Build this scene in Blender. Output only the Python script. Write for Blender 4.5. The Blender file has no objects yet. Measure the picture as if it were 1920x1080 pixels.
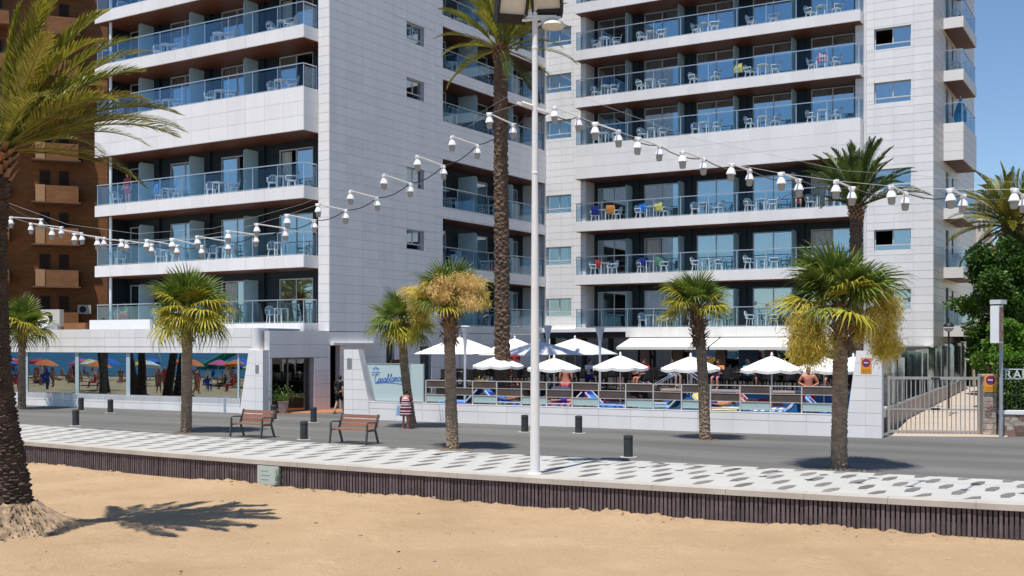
import bpy, bmesh, math, random
from mathutils import Vector, Matrix, Euler
from math import radians as rad, sin, cos, pi, atan2, sqrt, exp

SC = bpy.context.scene
COL = SC.collection
random.seed(7)
R = random.Random(11)

# ------------------------------------------------------------------ camera
EYE = 3.0
cd = bpy.data.cameras.new('camera'); cam = bpy.data.objects.new('camera', cd); COL.objects.link(cam)
cam.location = (0, 0, EYE); cam.rotation_euler = (rad(90), 0, 0)
cd.sensor_width = 36; cd.lens = 2100 / 1920 * 36; cd.shift_y = 106 / 1920; cd.clip_end = 6000
SC.camera = cam

# ------------------------------------------------------------------ sky + sun
SUN_EL, SUN_H = rad(71), Vector((-0.49, -0.872)).normalized()
w = bpy.data.worlds.new('World'); SC.world = w; w.use_nodes = True
wn = w.node_tree; wn.nodes.clear()
sky = wn.nodes.new('ShaderNodeTexSky'); sky.sky_type = 'NISHITA'; sky.sun_disc = False
sky.sun_elevation = SUN_EL; sky.sun_rotation = atan2(SUN_H.x, SUN_H.y)
sky.air_density = 1.0; sky.dust_density = 0.0; sky.ozone_density = 6.0; sky.altitude = 0
bg = wn.nodes.new('ShaderNodeBackground'); bg.inputs['Strength'].default_value = 0.118
wo = wn.nodes.new('ShaderNodeOutputWorld')
wn.links.new(sky.outputs[0], bg.inputs[0]); wn.links.new(bg.outputs[0], wo.inputs[0])
sd = bpy.data.lights.new('sun', 'SUN'); sd.energy = 5.0; sd.angle = rad(0.53); sd.color = (1.0, 0.96, 0.9)
sun = bpy.data.objects.new('sun', sd); COL.objects.link(sun)
sv = Vector((SUN_H.x * cos(SUN_EL), SUN_H.y * cos(SUN_EL), sin(SUN_EL)))
sun.rotation_euler = sv.to_track_quat('Z', 'Y').to_euler(); sun.location = (-20, -20, 60)
SC.view_settings.view_transform = 'Standard'; SC.view_settings.look = 'None'
SC.view_settings.exposure = 0.15; SC.view_settings.gamma = 1.0
SC.render.engine = 'CYCLES'
SC.cycles.use_denoising = True
try: SC.cycles.denoiser = 'OPENIMAGEDENOISE'
except Exception: pass
SC.cycles.max_bounces = 8; SC.cycles.transparent_max_bounces = 24; SC.cycles.glossy_bounces = 4
SC.cycles.caustics_reflective = False; SC.cycles.caustics_refractive = False
SC.cycles.sample_clamp_indirect = 6

# ------------------------------------------------------------------ materials
MATS = {}
def _bsdf(m):
    m.use_nodes = True
    return m.node_tree.nodes['Principled BSDF'], m.node_tree

def mat(name, col, rough=0.6, var=0.12, scale=3.0, bump=0.0, bscale=30.0, metal=0.0, rnd=0.0, col2=None, spec=0.4, detail=4.0, stretch=None, rotz=None):
    """solid colour with large-scale mottling (world position), per-object variation and fine bump"""
    if name in MATS: return MATS[name]
    m = bpy.data.materials.new(name); b, nt = _bsdf(m); N, L = nt.nodes.new, nt.links.new
    b.inputs['Roughness'].default_value = rough; b.inputs['Metallic'].default_value = metal
    b.inputs['Specular IOR Level'].default_value = spec
    geo = N('ShaderNodeNewGeometry'); pos = geo.outputs['Position']
    if rotz is not None:
        mr_ = N('ShaderNodeMapping'); mr_.inputs['Rotation'].default_value = (0, 0, rotz); L(pos, mr_.inputs['Vector']); pos = mr_.outputs[0]
    if stretch:
        mp = N('ShaderNodeMapping'); mp.inputs['Scale'].default_value = stretch; L(pos, mp.inputs['Vector']); pos = mp.outputs[0]
    nz = N('ShaderNodeTexNoise'); nz.inputs['Scale'].default_value = scale; nz.inputs['Detail'].default_value = detail
    nz.inputs['Roughness'].default_value = 0.6; L(pos, nz.inputs['Vector'])
    c1 = tuple(max(0, c * (1 - var)) for c in col) + (1,)
    c2 = tuple(min(1, c * (1 + var)) for c in (col2 or col)) + (1,)
    rp = N('ShaderNodeValToRGB'); rp.color_ramp.elements[0].position = 0.3; rp.color_ramp.elements[1].position = 0.7
    rp.color_ramp.elements[0].color = c1; rp.color_ramp.elements[1].color = c2
    L(nz.outputs['Fac'], rp.inputs[0]); out = rp.outputs[0]
    if rnd:
        oi = N('ShaderNodeObjectInfo'); mr = N('ShaderNodeMapRange'); mr.inputs['To Min'].default_value = 1 - rnd; mr.inputs['To Max'].default_value = 1 + rnd
        L(oi.outputs['Random'], mr.inputs['Value']); hs = N('ShaderNodeHueSaturation'); L(mr.outputs[0], hs.inputs['Value']); L(out, hs.inputs['Color']); out = hs.outputs[0]
    L(out, b.inputs['Base Color'])
    if bump:
        n2 = N('ShaderNodeTexNoise'); n2.inputs['Scale'].default_value = bscale; n2.inputs['Detail'].default_value = 3; L(pos, n2.inputs['Vector'])
        bp = N('ShaderNodeBump'); bp.inputs['Strength'].default_value = bump; bp.inputs['Distance'].default_value = 0.02
        L(n2.outputs['Fac'], bp.inputs['Height']); L(bp.outputs[0], b.inputs['Normal'])
    MATS[name] = m; return m

def glass(name, tint, refl, rough=0.0, gcol=(1, 1, 1), fres=0.8):
    """thin glazing: tinted see-through + mirror share that grows at grazing angles"""
    if name in MATS: return MATS[name]
    m = bpy.data.materials.new(name); m.use_nodes = True; nt = m.node_tree; nt.nodes.clear(); N, L = nt.nodes.new, nt.links.new
    tr = N('ShaderNodeBsdfTransparent'); tr.inputs[0].default_value = tuple(tint) + (1,)
    gl = N('ShaderNodeBsdfGlossy'); gl.inputs['Roughness'].default_value = rough; gl.inputs[0].default_value = tuple(gcol) + (1,)
    lw = N('ShaderNodeLayerWeight'); lw.inputs['Blend'].default_value = 0.25
    ma = N('ShaderNodeMath'); ma.operation = 'MULTIPLY_ADD'; ma.inputs[1].default_value = fres; ma.inputs[2].default_value = refl; ma.use_clamp = True
    L(lw.outputs['Fresnel'], ma.inputs[0])
    mx = N('ShaderNodeMixShader'); L(ma.outputs[0], mx.inputs[0]); L(tr.outputs[0], mx.inputs[1]); L(gl.outputs[0], mx.inputs[2])
    o = N('ShaderNodeOutputMaterial'); L(mx.outputs[0], o.inputs[0]); MATS[name] = m; return m

def frosted(name, col, thru=0.35):
    if name in MATS: return MATS[name]
    m = bpy.data.materials.new(name); m.use_nodes = True; nt = m.node_tree; nt.nodes.clear(); N, L = nt.nodes.new, nt.links.new
    df = N('ShaderNodeBsdfDiffuse'); df.inputs[0].default_value = tuple(col) + (1,)
    tl = N('ShaderNodeBsdfTranslucent'); tl.inputs[0].default_value = tuple(col) + (1,)
    gl = N('ShaderNodeBsdfGlossy'); gl.inputs['Roughness'].default_value = 0.25
    m1 = N('ShaderNodeMixShader'); m1.inputs[0].default_value = thru; L(df.outputs[0], m1.inputs[1]); L(tl.outputs[0], m1.inputs[2])
    m2 = N('ShaderNodeMixShader'); m2.inputs[0].default_value = 0.08; L(m1.outputs[0], m2.inputs[1]); L(gl.outputs[0], m2.inputs[2])
    o = N('ShaderNodeOutputMaterial'); L(m2.outputs[0], o.inputs[0]); MATS[name] = m; return m

def leafmat(name, col, col2, rnd=0.25, trans=0.3, scale=2.5):
    if name in MATS: return MATS[name]
    m = bpy.data.materials.new(name); m.use_nodes = True; nt = m.node_tree; nt.nodes.clear(); N, L = nt.nodes.new, nt.links.new
    geo = N('ShaderNodeNewGeometry'); nz = N('ShaderNodeTexNoise'); nz.inputs['Scale'].default_value = scale; nz.inputs['Detail'].default_value = 3
    L(geo.outputs['Position'], nz.inputs['Vector'])
    rp = N('ShaderNodeValToRGB'); rp.color_ramp.elements[0].position = 0.35; rp.color_ramp.elements[1].position = 0.65
    rp.color_ramp.elements[0].color = tuple(col) + (1,); rp.color_ramp.elements[1].color = tuple(col2) + (1,)
    L(nz.outputs['Fac'], rp.inputs[0])
    oi = N('ShaderNodeObjectInfo'); ad = N('ShaderNodeMath'); ad.operation = 'ADD'; L(oi.outputs['Random'], ad.inputs[0]); L(geo.outputs['Random Per Island'], ad.inputs[1])
    mr = N('ShaderNodeMapRange'); mr.inputs['From Max'].default_value = 2.0; mr.inputs['To Min'].default_value = 1 - rnd; mr.inputs['To Max'].default_value = 1 + rnd
    L(ad.outputs[0], mr.inputs['Value'])
    hs = N('ShaderNodeHueSaturation'); L(mr.outputs[0], hs.inputs['Value']); L(rp.outputs[0], hs.inputs['Color'])
    df = N('ShaderNodeBsdfPrincipled'); df.inputs['Roughness'].default_value = 0.45; df.inputs['Specular IOR Level'].default_value = 0.35; L(hs.outputs[0], df.inputs['Base Color'])
    tl = N('ShaderNodeBsdfTranslucent'); L(hs.outputs[0], tl.inputs[0])
    mx = N('ShaderNodeMixShader'); mx.inputs[0].default_value = trans; L(df.outputs[0], mx.inputs[1]); L(tl.outputs[0], mx.inputs[2])
    o = N('ShaderNodeOutputMaterial'); L(mx.outputs[0], o.inputs[0]); MATS[name] = m; return m

PANEL = mat('white_cladding', (0.80, 0.775, 0.755), 0.38, 0.045, 1.1, rnd=0.04, spec=0.4, detail=7, stretch=(1.2, 1.2, .18))
JOINT = mat('cladding_joint', (0.50, 0.50, 0.51), 0.8, 0.1)
WHITE = mat('white_render', (0.78, 0.775, 0.77), 0.6, 0.05, 0.8)
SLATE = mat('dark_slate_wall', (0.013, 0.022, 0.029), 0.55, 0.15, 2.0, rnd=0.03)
SOFFIT = mat('wood_soffit', (0.125, 0.040, 0.016), 0.5, 0.25, 2.0, stretch=(1, 9, 1))
FRAME = mat('grey_white_frame', (0.55, 0.57, 0.58), 0.4, 0.04)
STEEL = mat('brushed_steel', (0.62, 0.63, 0.64), 0.3, 0.05, 6, metal=0.85)
RGLASS = glass('balcony_glass', (0.84, 0.91, 0.945), 0.006, gcol=(.75, .88, 1.0), fres=0.28)
DGLASS = glass('door_glass', (0.80, 0.87, 0.88), 0.34, gcol=(0.80, 0.92, 1.0), fres=.6)
SHOPGLASS = glass('mirror_shop_glass', (0.32, 0.40, 0.42), 0.60, gcol=(0.50, 0.67, 0.76), fres=.5)
DARKGLASS = glass('dark_glass', (0.25, 0.30, 0.33), 0.16)
FROST = frosted('frosted_glass', (0.62, 0.80, 0.84))
FROSTW = frosted('frosted_sign_glass', (0.60, 0.74, 0.74), 0.2)
CURTAIN = mat('curtain_cloth', (0.55, 0.56, 0.54), 0.9, 0.08, 4, rnd=0.15)
ROOM = mat('room_dark', (0.10, 0.09, 0.085), 0.9, 0.2)
PLASTIC = mat('white_plastic', (0.80, 0.81, 0.82), 0.35, 0.02)
DARKM = mat('dark_metal', (0.035, 0.038, 0.040), 0.5, 0.2, 8)
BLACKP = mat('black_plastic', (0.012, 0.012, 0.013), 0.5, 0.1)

# ------------------------------------------------------------------ mesh helpers
class G:
    def __init__(s): s.v = []; s.f = []
    def add(s, vs, fs):
        n = len(s.v); s.v += [tuple(p) for p in vs]; s.f += [tuple(i + n for i in f) for f in fs]; return s
    def box(s, x0, x1, y0, y1, z0, z1):
        return s.add([(x0, y0, z0), (x1, y0, z0), (x1, y1, z0), (x0, y1, z0), (x0, y0, z1), (x1, y0, z1), (x1, y1, z1), (x0, y1, z1)],
                     [(0, 3, 2, 1), (4, 5, 6, 7), (0, 1, 5, 4), (1, 2, 6, 5), (2, 3, 7, 6), (3, 0, 4, 7)])
    def hexa(s, a):   # 8 corners, bottom 4 ccw then top 4
        return s.add(a, [(0, 3, 2, 1), (4, 5, 6, 7), (0, 1, 5, 4), (1, 2, 6, 5), (2, 3, 7, 6), (3, 0, 4, 7)])
    def bar(s, a, b, wx, wz, up=(0, 0, 1)):
        a, b = Vector(a), Vector(b); d = (b - a).normalized(); u = Vector(up)
        if abs(d.dot(u)) > 0.98: u = Vector((1, 0, 0))
        r = d.cross(u).normalized() * wx / 2; t = r.cross(d).normalized() * wz / 2
        return s.hexa([a - r - t, a + r - t, b + r - t, b - r - t, a - r + t, a + r + t, b + r + t, b - r + t])
    def tube(s, pts, rad_, n=8, caps=True):
        pts = [Vector(p) for p in pts]
        if not hasattr(rad_, '__len__'): rad_ = [rad_] * len(pts)
        prev = None; rings = []
        for i, p in enumerate(pts):
            d = (pts[min(i + 1, len(pts) - 1)] - pts[max(i - 1, 0)]).normalized()
            if prev is None:
                ref = Vector((0, 0, 1)) if abs(d.z) < 0.9 else Vector((1, 0, 0)); a = d.cross(ref).normalized()
            else: a = (prev - d * prev.dot(d)).normalized()
            prev = a; b = d.cross(a)
            rings.append([p + (a * cos(2 * pi * k / n) + b * sin(2 * pi * k / n)) * rad_[i] for k in range(n)])
        vs = [q for r_ in rings for q in r_]; fs = []
        for i in range(len(pts) - 1):
            for k in range(n): fs.append((i * n + k, i * n + (k + 1) % n, (i + 1) * n + (k + 1) % n, (i + 1) * n + k))
        if caps: fs.append(tuple(range(n - 1, -1, -1))); fs.append(tuple((len(pts) - 1) * n + k for k in range(n)))
        return s.add(vs, fs)
    def lathe(s, prof, n=16, c=(0, 0, 0), caps=True):
        vs = []; fs = []
        for r, z in prof:
            for k in range(n): vs.append((c[0] + r * cos(2 * pi * k / n), c[1] + r * sin(2 * pi * k / n), c[2] + z))
        for i in range(len(prof) - 1):
            for k in range(n): fs.append((i * n + k, i * n + (k + 1) % n, (i + 1) * n + (k + 1) % n, (i + 1) * n + k))
        if caps: fs.append(tuple(range(n - 1, -1, -1))); fs.append(tuple((len(prof) - 1) * n + k for k in range(n)))
        return s.add(vs, fs)
    def prism(s, poly, fn, t0, t1):
        """poly: 2D outline; fn(a,b,t)->xyz; extruded t0..t1"""
        n = len(poly); vs = [fn(a, b, t0) for a, b in poly] + [fn(a, b, t1) for a, b in poly]
        fs = [tuple(range(n - 1, -1, -1)), tuple(range(n, 2 * n))] + [(i, (i + 1) % n, n + (i + 1) % n, n + i) for i in range(n)]
        return s.add(vs, fs)
    def sphere(s, c, r, n=10, m=6, sc=(1, 1, 1)):
        vs = []; fs = []
        for i in range(m + 1):
            t = pi * i / m
            for k in range(n): vs.append((c[0] + sc[0] * r * sin(t) * cos(2 * pi * k / n), c[1] + sc[1] * r * sin(t) * sin(2 * pi * k / n), c[2] + sc[2] * r * cos(t)))
        for i in range(m):
            for k in range(n): fs.append((i * n + k, (i + 1) * n + k, (i + 1) * n + (k + 1) % n, i * n + (k + 1) % n))
        return s.add(vs, fs)
    def mesh(s, name, m=None, smooth=False):
        me = bpy.data.meshes.new(name); me.from_pydata(s.v, [], s.f); me.update()
        if m: me.materials.append(m)
        if smooth:
            for p in me.polygons: p.use_smooth = True
        return me

def put(name, me, parent=None, loc=(0, 0, 0), rot=(0, 0, 0), scale=(1, 1, 1)):
    o = bpy.data.objects.new(name, me); COL.objects.link(o)
    if parent: o.parent = parent
    o.location = loc; o.rotation_euler = rot; o.scale = scale
    return o
def obj(name, g, m, parent=None, smooth=False, loc=(0, 0, 0), rot=(0, 0, 0)):
    me = g.mesh(name, m, smooth); bm = bmesh.new(); bm.from_mesh(me); bmesh.ops.recalc_face_normals(bm, faces=bm.faces); bm.to_mesh(me); bm.free()
    return put(name, me, parent, loc, rot)
def autosmooth(o, a=40):
    me = o.data
    for p in me.polygons: p.use_smooth = True
    me.set_sharp_from_angle(angle=rad(a))
    return o
def textobj(name, cu, parent, loc, rot):
    t = bpy.data.objects.new(name, cu); COL.objects.link(t); dg = bpy.context.evaluated_depsgraph_get(); dg.update()
    me = bpy.data.meshes.new_from_object(t.evaluated_get(dg)); bpy.data.objects.remove(t); me.name = name
    if not me.materials: me.materials.append(cu.materials[0])
    return put(name, me, parent, loc, rot)
_unit = {}
def ub(name, parent, x0, x1, y0, y1, z0, z1, m):
    """leaf box: shared unit cube scaled into place"""
    if m.name not in _unit: _unit[m.name] = G().box(-.5, .5, -.5, .5, -.5, .5).mesh('unit_box', m)
    return put(name, _unit[m.name], parent, ((x0 + x1) / 2, (y0 + y1) / 2, (z0 + z1) / 2), (0, 0, 0), (abs(x1 - x0), abs(y1 - y0), abs(z1 - z0)))
def tag(o, label, cat, group=None):
    o['label'] = label; o['category'] = cat
    if group: o['group'] = group
    return o
def thing(name, label, cat, loc=(0, 0, 0), rz=0.0, group=None):
    o = bpy.data.objects.new(name, None); COL.objects.link(o); o.empty_display_size = 0.2
    o.location = loc; o.rotation_euler = (0, 0, rz); return tag(o, label, cat, group)
def struct(name, g, m, parent=None, smooth=False):
    o = obj(name, g, m, parent, smooth)
    if not parent: o['kind'] = 'structure'
    return o
def stuff(o): o['kind'] = 'stuff'; return o
def W(px, py, z=0.0):            # ground point seen at a pixel, for a known height
    Y = 2100 * (EYE - z) / (py - 646); return Vector(((px - 960) / 2100 * Y, Y, z))
def WD(px, py, Y):               # point seen at a pixel, for a known distance
    return Vector(((px - 960) / 2100 * Y, Y, EYE - (py - 646) * Y / 2100))
ORD = ['first', 'second', 'third', 'fourth', 'fifth', 'sixth', 'seventh', 'eighth', 'ninth', 'tenth', 'eleventh', 'twelfth', 'thirteenth', 'fourteenth', 'fifteenth', 'sixteenth', 'seventeenth', 'eighteenth', 'nineteenth', 'twentieth']
# ================================================================== SETTING
def fedge(x): return 25.37 - .527 * x + .0056 * x * x if -28 < x < 24 else (fedge(-27.99) - .84 * (x + 27.99) if x <= -28 else fedge(23.99) - .258 * (x - 23.99))
def bedge(x): return 30.75 - .568 * x + .0028 * x * x if -34 < x < 30 else (bedge(-33.99) - .758 * (x + 33.99) if x <= -34 else bedge(29.99) - .40 * (x - 29.99))
def hnoise(x, y):
    h = 0
    for a, (fx, fy, p) in zip((.035, .025, .018, .012, .012), ((.33, .51, 1), (.9, -.62, 2.2), (-1.7, 1.3, .4), (2.9, 2.2, 3.1), (-3.6, 4.1, 5))):
        h += a * sin(fx * x + fy * y + p + 1.3 * sin(.7 * fy * x - .4 * fx * y))
    return h
# ---- sand: one sheet out to the horizon, fine where the camera looks
xs = [-2500, -700, -300, -200, -160, -120, -90, -70, -55, -42, -32, -25, -20] + [-18 + .105 * i for i in range(324)] + [16.5, 18, 21, 25, 32, 45, 65, 100, 180, 400, 1000, 2500]
ys = [-130, -100, -80, -65, -50, -40, -30, -22, -15, -8, -2, 4, 9, 12] + [14 + .105 * i for i in range(213)] + [37, 38.5, 40, 43, 48, 56, 70, 100, 180, 400, 1000, 2500]
fr = random.Random(3)
foot = [(fr.uniform(-14, 13), fr.uniform(15, 34), fr.uniform(.07, .16), fr.uniform(.02, .06), fr.uniform(0, pi)) for _ in range(1100)]
# trodden strip along the foot of the wall and round the palm
for _ in range(340):
    x = fr.uniform(-15, 13); foot.append((x, fedge(x) - abs(fr.gauss(.2, .45)) - .15, fr.uniform(.08, .16), fr.uniform(.02, .05), fr.uniform(0, pi)))
cells = {}
for q in foot: cells.setdefault((int(q[0] // 1), int(q[1] // 1)), []).append(q)
MC = (-9.86, 22.25)
def sandz(x, y):
    z = -.64 + hnoise(x, y) * .8 if -40 < x < 40 and -20 < y < 45 else -.64
    if -18 < x < 17 and 13 < y < 38:
        for i in (-1, 0, 1):
            for j in (-1, 0, 1):
                for (fx, fy, r, d, a) in cells.get((int(x // 1) + i, int(y // 1) + j), ()):
                    dx, dy = x - fx, y - fy; u = dx * cos(a) + dy * sin(a); v = -dx * sin(a) + dy * cos(a)
                    q = (u / (r * 1.5)) ** 2 + (v / r) ** 2
                    if q < 4: z -= d * exp(-q * 1.6) - d * .55 * exp(-(sqrt(q) - 1.25) ** 2 * 7)
    if x > -60 and y > fedge(x) - .1: z = -.66
    return z
g = G(); nx, ny = len(xs), len(ys)
for y in ys:
    for x in xs: g.v.append((x, y, sandz(x, y)))
for j in range(ny - 1):
    for i in range(nx - 1): g.f.append((j * nx + i, j * nx + i + 1, (j + 1) * nx + i + 1, (j + 1) * nx + i))
SAND = mat('beach_sand', (0.452, 0.306, 0.176), 0.95, 0.06, 0.45, bump=0.9, bscale=13, col2=(0.50, 0.346, 0.208), spec=0.05, detail=9)
for _n in SAND.node_tree.nodes:
    if _n.type == 'BUMP': _n.inputs['Distance'].default_value = .07
    if _n.type == 'TEX_NOISE' and abs(_n.inputs['Scale'].default_value - 13) < .1: _n.inputs['Detail'].default_value = 9; _n.inputs['Roughness'].default_value = .7
dbg = G()
for _ in range(260):
    x = fr.uniform(-15, 12); y = fr.uniform(15, 33) if fr.random() < .5 else fedge(x) - abs(fr.gauss(.15, .35)) - .12
    if y > fedge(x) - .1: continue
    z = sandz(x, y) + .004; a = fr.uniform(0, 6.28); l = fr.uniform(.012, .05); w_ = fr.uniform(.004, .014)
    dbg.hexa([(x + u * cos(a) - v * sin(a), y + u * sin(a) + v * cos(a), z + q) for q in (-.01, fr.uniform(.008, .02)) for u, v in ((-l, -w_), (l, -w_ * .6), (l * .8, w_), (-l, w_ * .8))])
stuff(obj('beach_litter', dbg, mat('beach_litter', (.22, .15, .09), .9, .6, 3, col2=(.55, .45, .33)), None)); tag(bpy.data.objects['beach_litter'], 'small twigs and shells scattered over the sand', 'litter')
me = g.mesh('beach_sand', SAND, True); sand = put('beach_sand', me); sand['kind'] = 'structure'

# ---- sea (seen mirrored in the shop windows)
SEA = mat('sea_water', (0.006, 0.045, 0.10), 0.4, 0.15, 0.05, bump=0.5, bscale=0.8, col2=(0.006, 0.085, 0.14), spec=.12)
pd = Vector((.84, -.54, 0)); pn = Vector((-.54, -.84, 0)); s0 = Vector((-1, 26, -.56)) + pn * 45
g = G(); g.add([s0 - pd * 2500, s0 + pd * 2500, s0 + pd * 2500 + pn * 3500, s0 - pd * 2500 + pn * 3500], [(0, 1, 2, 3)])
struct('sea', g, SEA)

# ---- road / forecourt
ASPH = mat('asphalt', (0.120, 0.117, 0.108), 0.85, 0.20, 0.55, bump=0.3, bscale=25, detail=9, rotz=rad(29), stretch=(.12, 1, 1), spec=.25, col2=(.142, .138, .127))
g = G(); X = [-120, -80, -60, -45] + list(range(-34, 31, 2)) + [36, 50, 80]
top = [(x, bedge(x), 0) for x in X]; far = [(x, 130, 0) for x in X]
g.add(top + far, [(i, i + 1, len(X) + i + 1, len(X) + i) for i in range(len(X) - 1)])
g.add([(x, bedge(x), 0) for x in X] + [(x, bedge(x), -.5) for x in X], [(i, len(X) + i, len(X) + i + 1, i + 1) for i in range(len(X) - 1)])
road = struct('road', g, ASPH)
# ---- promenade: white paving sheet, coping, grey hexagons laid into it
PAVEW = mat('white_paving', (0.465, 0.455, 0.42), 0.7, 0.06, 1.2, bump=0.1, bscale=20, detail=6)
COPE = mat('concrete_coping', (0.44, 0.40, 0.345), 0.8, 0.14, 1.0, bump=0.15, bscale=30)
X2 = [-90, -60, -45] + [-34 + i for i in range(62)] + [30, 40, 60]
g = G()
rows = [(x, fedge(x) + .42, 0.0) for x in X2] + [(x, bedge(x) - .03, 0.0) for x in X2]
g.add(rows, [(i, i + 1, len(X2) + i + 1, len(X2) + i) for i in range(len(X2) - 1)])
prom = struct('promenade_paving', g, PAVEW)
JST = mat('dark_joint', (0.09, 0.09, 0.09), 0.9, .1)
g = G(); g.add([(x, bedge(x) - .03, -.006) for x in X2] + [(x, bedge(x) + .03, -.006) for x in X2], [(i, i + 1, len(X2) + i + 1, len(X2) + i) for i in range(len(X2) - 1)])
obj('paving_joint', g, JST, prom)
# coping stones, each about 1.5 m long
def along(fn, x0, x1, step):
    xs_ = [x0]; x = x0
    while x < x1:
        dx = 1e-3; sl = (fn(x + dx) - fn(x)) / dx; x += step / sqrt(1 + sl * sl); xs_.append(x)
    return xs_
cs = along(fedge, -20, 16, 1.6)
def stonebox(g, xa, xb, o0, o1, z0, z1, fn=fedge):
    def pt(x, o, z):
        sl = (fn(x + .01) - fn(x - .01)) / .02; l = sqrt(1 + sl * sl); return (x + o * -sl / l, fn(x) + o / l, z)
    g.hexa([pt(xa, o0, z0), pt(xb, o0, z0), pt(xb, o1, z0), pt(xa, o1, z0), pt(xa, o0, z1), pt(xb, o0, z1), pt(xb, o1, z1), pt(xa, o1, z1)])
seawall = thing('sea_wall', 'low sea wall of dark brown upright slats under a pale concrete coping', 'wall', (0, 0, 0))
g = G()
for xa, xb in zip(X2[:-1], X2[1:]): stonebox(g, xa, xb, .10, .40, -1.0, -.115)
obj('wall_core', g, mat('wall_core', (0.035, 0.026, 0.026), 0.9, .2), seawall)
for i in range(len(cs) - 1):
    g = G(); stonebox(g, cs[i], cs[i + 1] - .006, -.0, .46, -.11, .006); obj('coping_stone', g, COPE, seawall)
g = G(); stonebox(g, -90, -34, 0, .46, -.11, .006); stonebox(g, -34, -20.01, 0, .46, -.11, .006); stonebox(g, 16.5, 60, 0, .46, -.11, .006); obj('coping_stone', g, COPE, seawall)
# slats
SLAT = mat('brown_slat', (0.118, 0.090, 0.090), 0.75, 0.25, 5, rnd=0.22, bump=.1, bscale=40)
ss = along(fedge, -17.5, 12.5, .092); ss = ss[::-1]
gs = G().box(-.030, .030, -.028, .028, -.66, -.112); slat_me = gs.mesh('slat', SLAT)
PLQ = (W(432, 895, -.6), W(482, 897, -.6))
rest = G(); cnt = 0
for x in ss:
    if -6.62 < x < -5.98: continue
    sl = (fedge(x + .01) - fedge(x)) / .01; l = sqrt(1 + sl * sl); o = .075 + R.uniform(-.008, .008)
    p = (x - sl / l * o, fedge(x) + o / l)
    if cnt < 300:
        put('slat', slat_me, seawall, (p[0], p[1], R.uniform(-.012, .0)), (0, 0, atan2(sl, 1)), (R.uniform(.85, 1.1), 1, 1))
    else:
        c, s_ = 1 / l, sl / l
        for_ = [(-.03, -.028), (.03, -.028), (.03, .028), (-.03, .028)]
        pts = [(p[0] + a * c - b * s_, p[1] + a * s_ + b * c) for a, b in for_]
        rest.hexa([(a, b, -.66) for a, b in pts] + [(a, b, -.112) for a, b in pts])
    cnt += 1
stuff(obj('distant_slats', rest, SLAT, seawall))
# grey hexagonal paving pieces
HEXM = mat('grey_hexagon_paving', (0.175, 0.155, 0.142), 0.75, 0.12, 2.0, rnd=0.28, bump=.1, bscale=25)
hx = [(-.31, -.37), (-.13, .04), (.12, .32), (.31, .37), (.14, -.02), (-.13, -.37)]
gh = G(); gh.prism(hx, lambda a, b, t: (a, b, t), -.01, .004); hex_me = gh.mesh('hexagonal_tile', HEXM)
LA, LB, L0 = Vector((.80, -.455)), Vector((.10, .95)), Vector((7.67, 25.43))
hexes = []
for i in range(-48, 14):
    for j in range(-8, 9):
        p = L0 + LA * i + LB * j + Vector((R.uniform(-.015, .015), R.uniform(-.015, .015)))
        # follow the gentle bend of the promenade
        xk = p.x; bend = (bedge(xk) - (30.75 - .568 * xk)) * .6 + .017 * xk * (1 if xk < 0 else -.2); p.y += bend
        if fedge(p.x) + .62 < p.y < bedge(p.x) + .12 and p.x < 16: hexes.append((p.length, p))
hexes.sort(key=lambda q: q[0]); rest = G()
for k, (d, p) in enumerate(hexes):
    if p.y < fedge(p.x) + .95 or p.y > bedge(p.x) - .45:      # cut where it meets the coping or the road joint
        cp = [(a + p.x, min(max(b + p.y, fedge(a + p.x) + .475 + .02 * i_), bedge(a + p.x) - .04 - .012 * i_)) for i_, (a, b) in enumerate(hx)]
        if k < 300: g = G(); g.prism(cp, lambda a, b, t: (a, b, t), -.01, .004); obj('hexagonal_tile', g, HEXM, prom)
        else: rest.prism(cp, lambda a, b, t: (a, b, t), -.01, .004)
    elif k < 300: put('hexagonal_tile', hex_me, prom, (p.x, p.y, 0))
    else: rest.prism([(a + p.x, b + p.y) for a, b in hx], lambda a, b, t: (a, b, t), -.01, .004)
if rest.v: stuff(obj('distant_hexagonal_tiles', rest, HEXM, prom))

# ================================================================== HOTEL helpers
FL = [4.0, 7.13, 10.30, 14.85, 17.68, 20.50, 23.30]; ROOF = 26.1
FNAME = ['first', 'second', 'third', 'fourth', 'fifth', 'sixth', 'seventh']
def mpA(u, d, z): return (u, -d, z)      # facade along local x, outward -y
def mpB(u, d, z): return (d, u, z)       # facade along local y, outward +x
def fb(g, mp, u0, u1, d0, d1, z0, z1):
    a, b = mp(u0, d0, z0), mp(u1, d1, z1)
    return g.box(min(a[0], b[0]), max(a[0], b[0]), min(a[1], b[1]), max(a[1], b[1]), z0, z1)
def fub(name, parent, mp, u0, u1, d0, d1, z0, z1, m):
    a, b = mp(u0, d0, z0), mp(u1, d1, z1); return ub(name, parent, min(a[0], b[0]), max(a[0], b[0]), min(a[1], b[1]), max(a[1], b[1]), z0, z1, m)
def subtract(r, holes):
    out = [r]
    for h in holes:
        nxt = []
        for a in out:
            u0, u1, z0, z1 = a
            if h[0] >= u1 or h[1] <= u0 or h[2] >= z1 or h[3] <= z0: nxt.append(a); continue
            if h[2] > z0: nxt.append((u0, u1, z0, h[2]))
            if h[3] < z1: nxt.append((u0, u1, h[3], z1))
            za, zb = max(z0, h[2]), min(z1, h[3])
            if h[0] > u0: nxt.append((u0, h[0], za, zb))
            if h[1] < u1: nxt.append((h[1], u1, za, zb))
        out = nxt
    return [a for a in out if a[1] - a[0] > .02 and a[3] - a[2] > .02]
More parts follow.
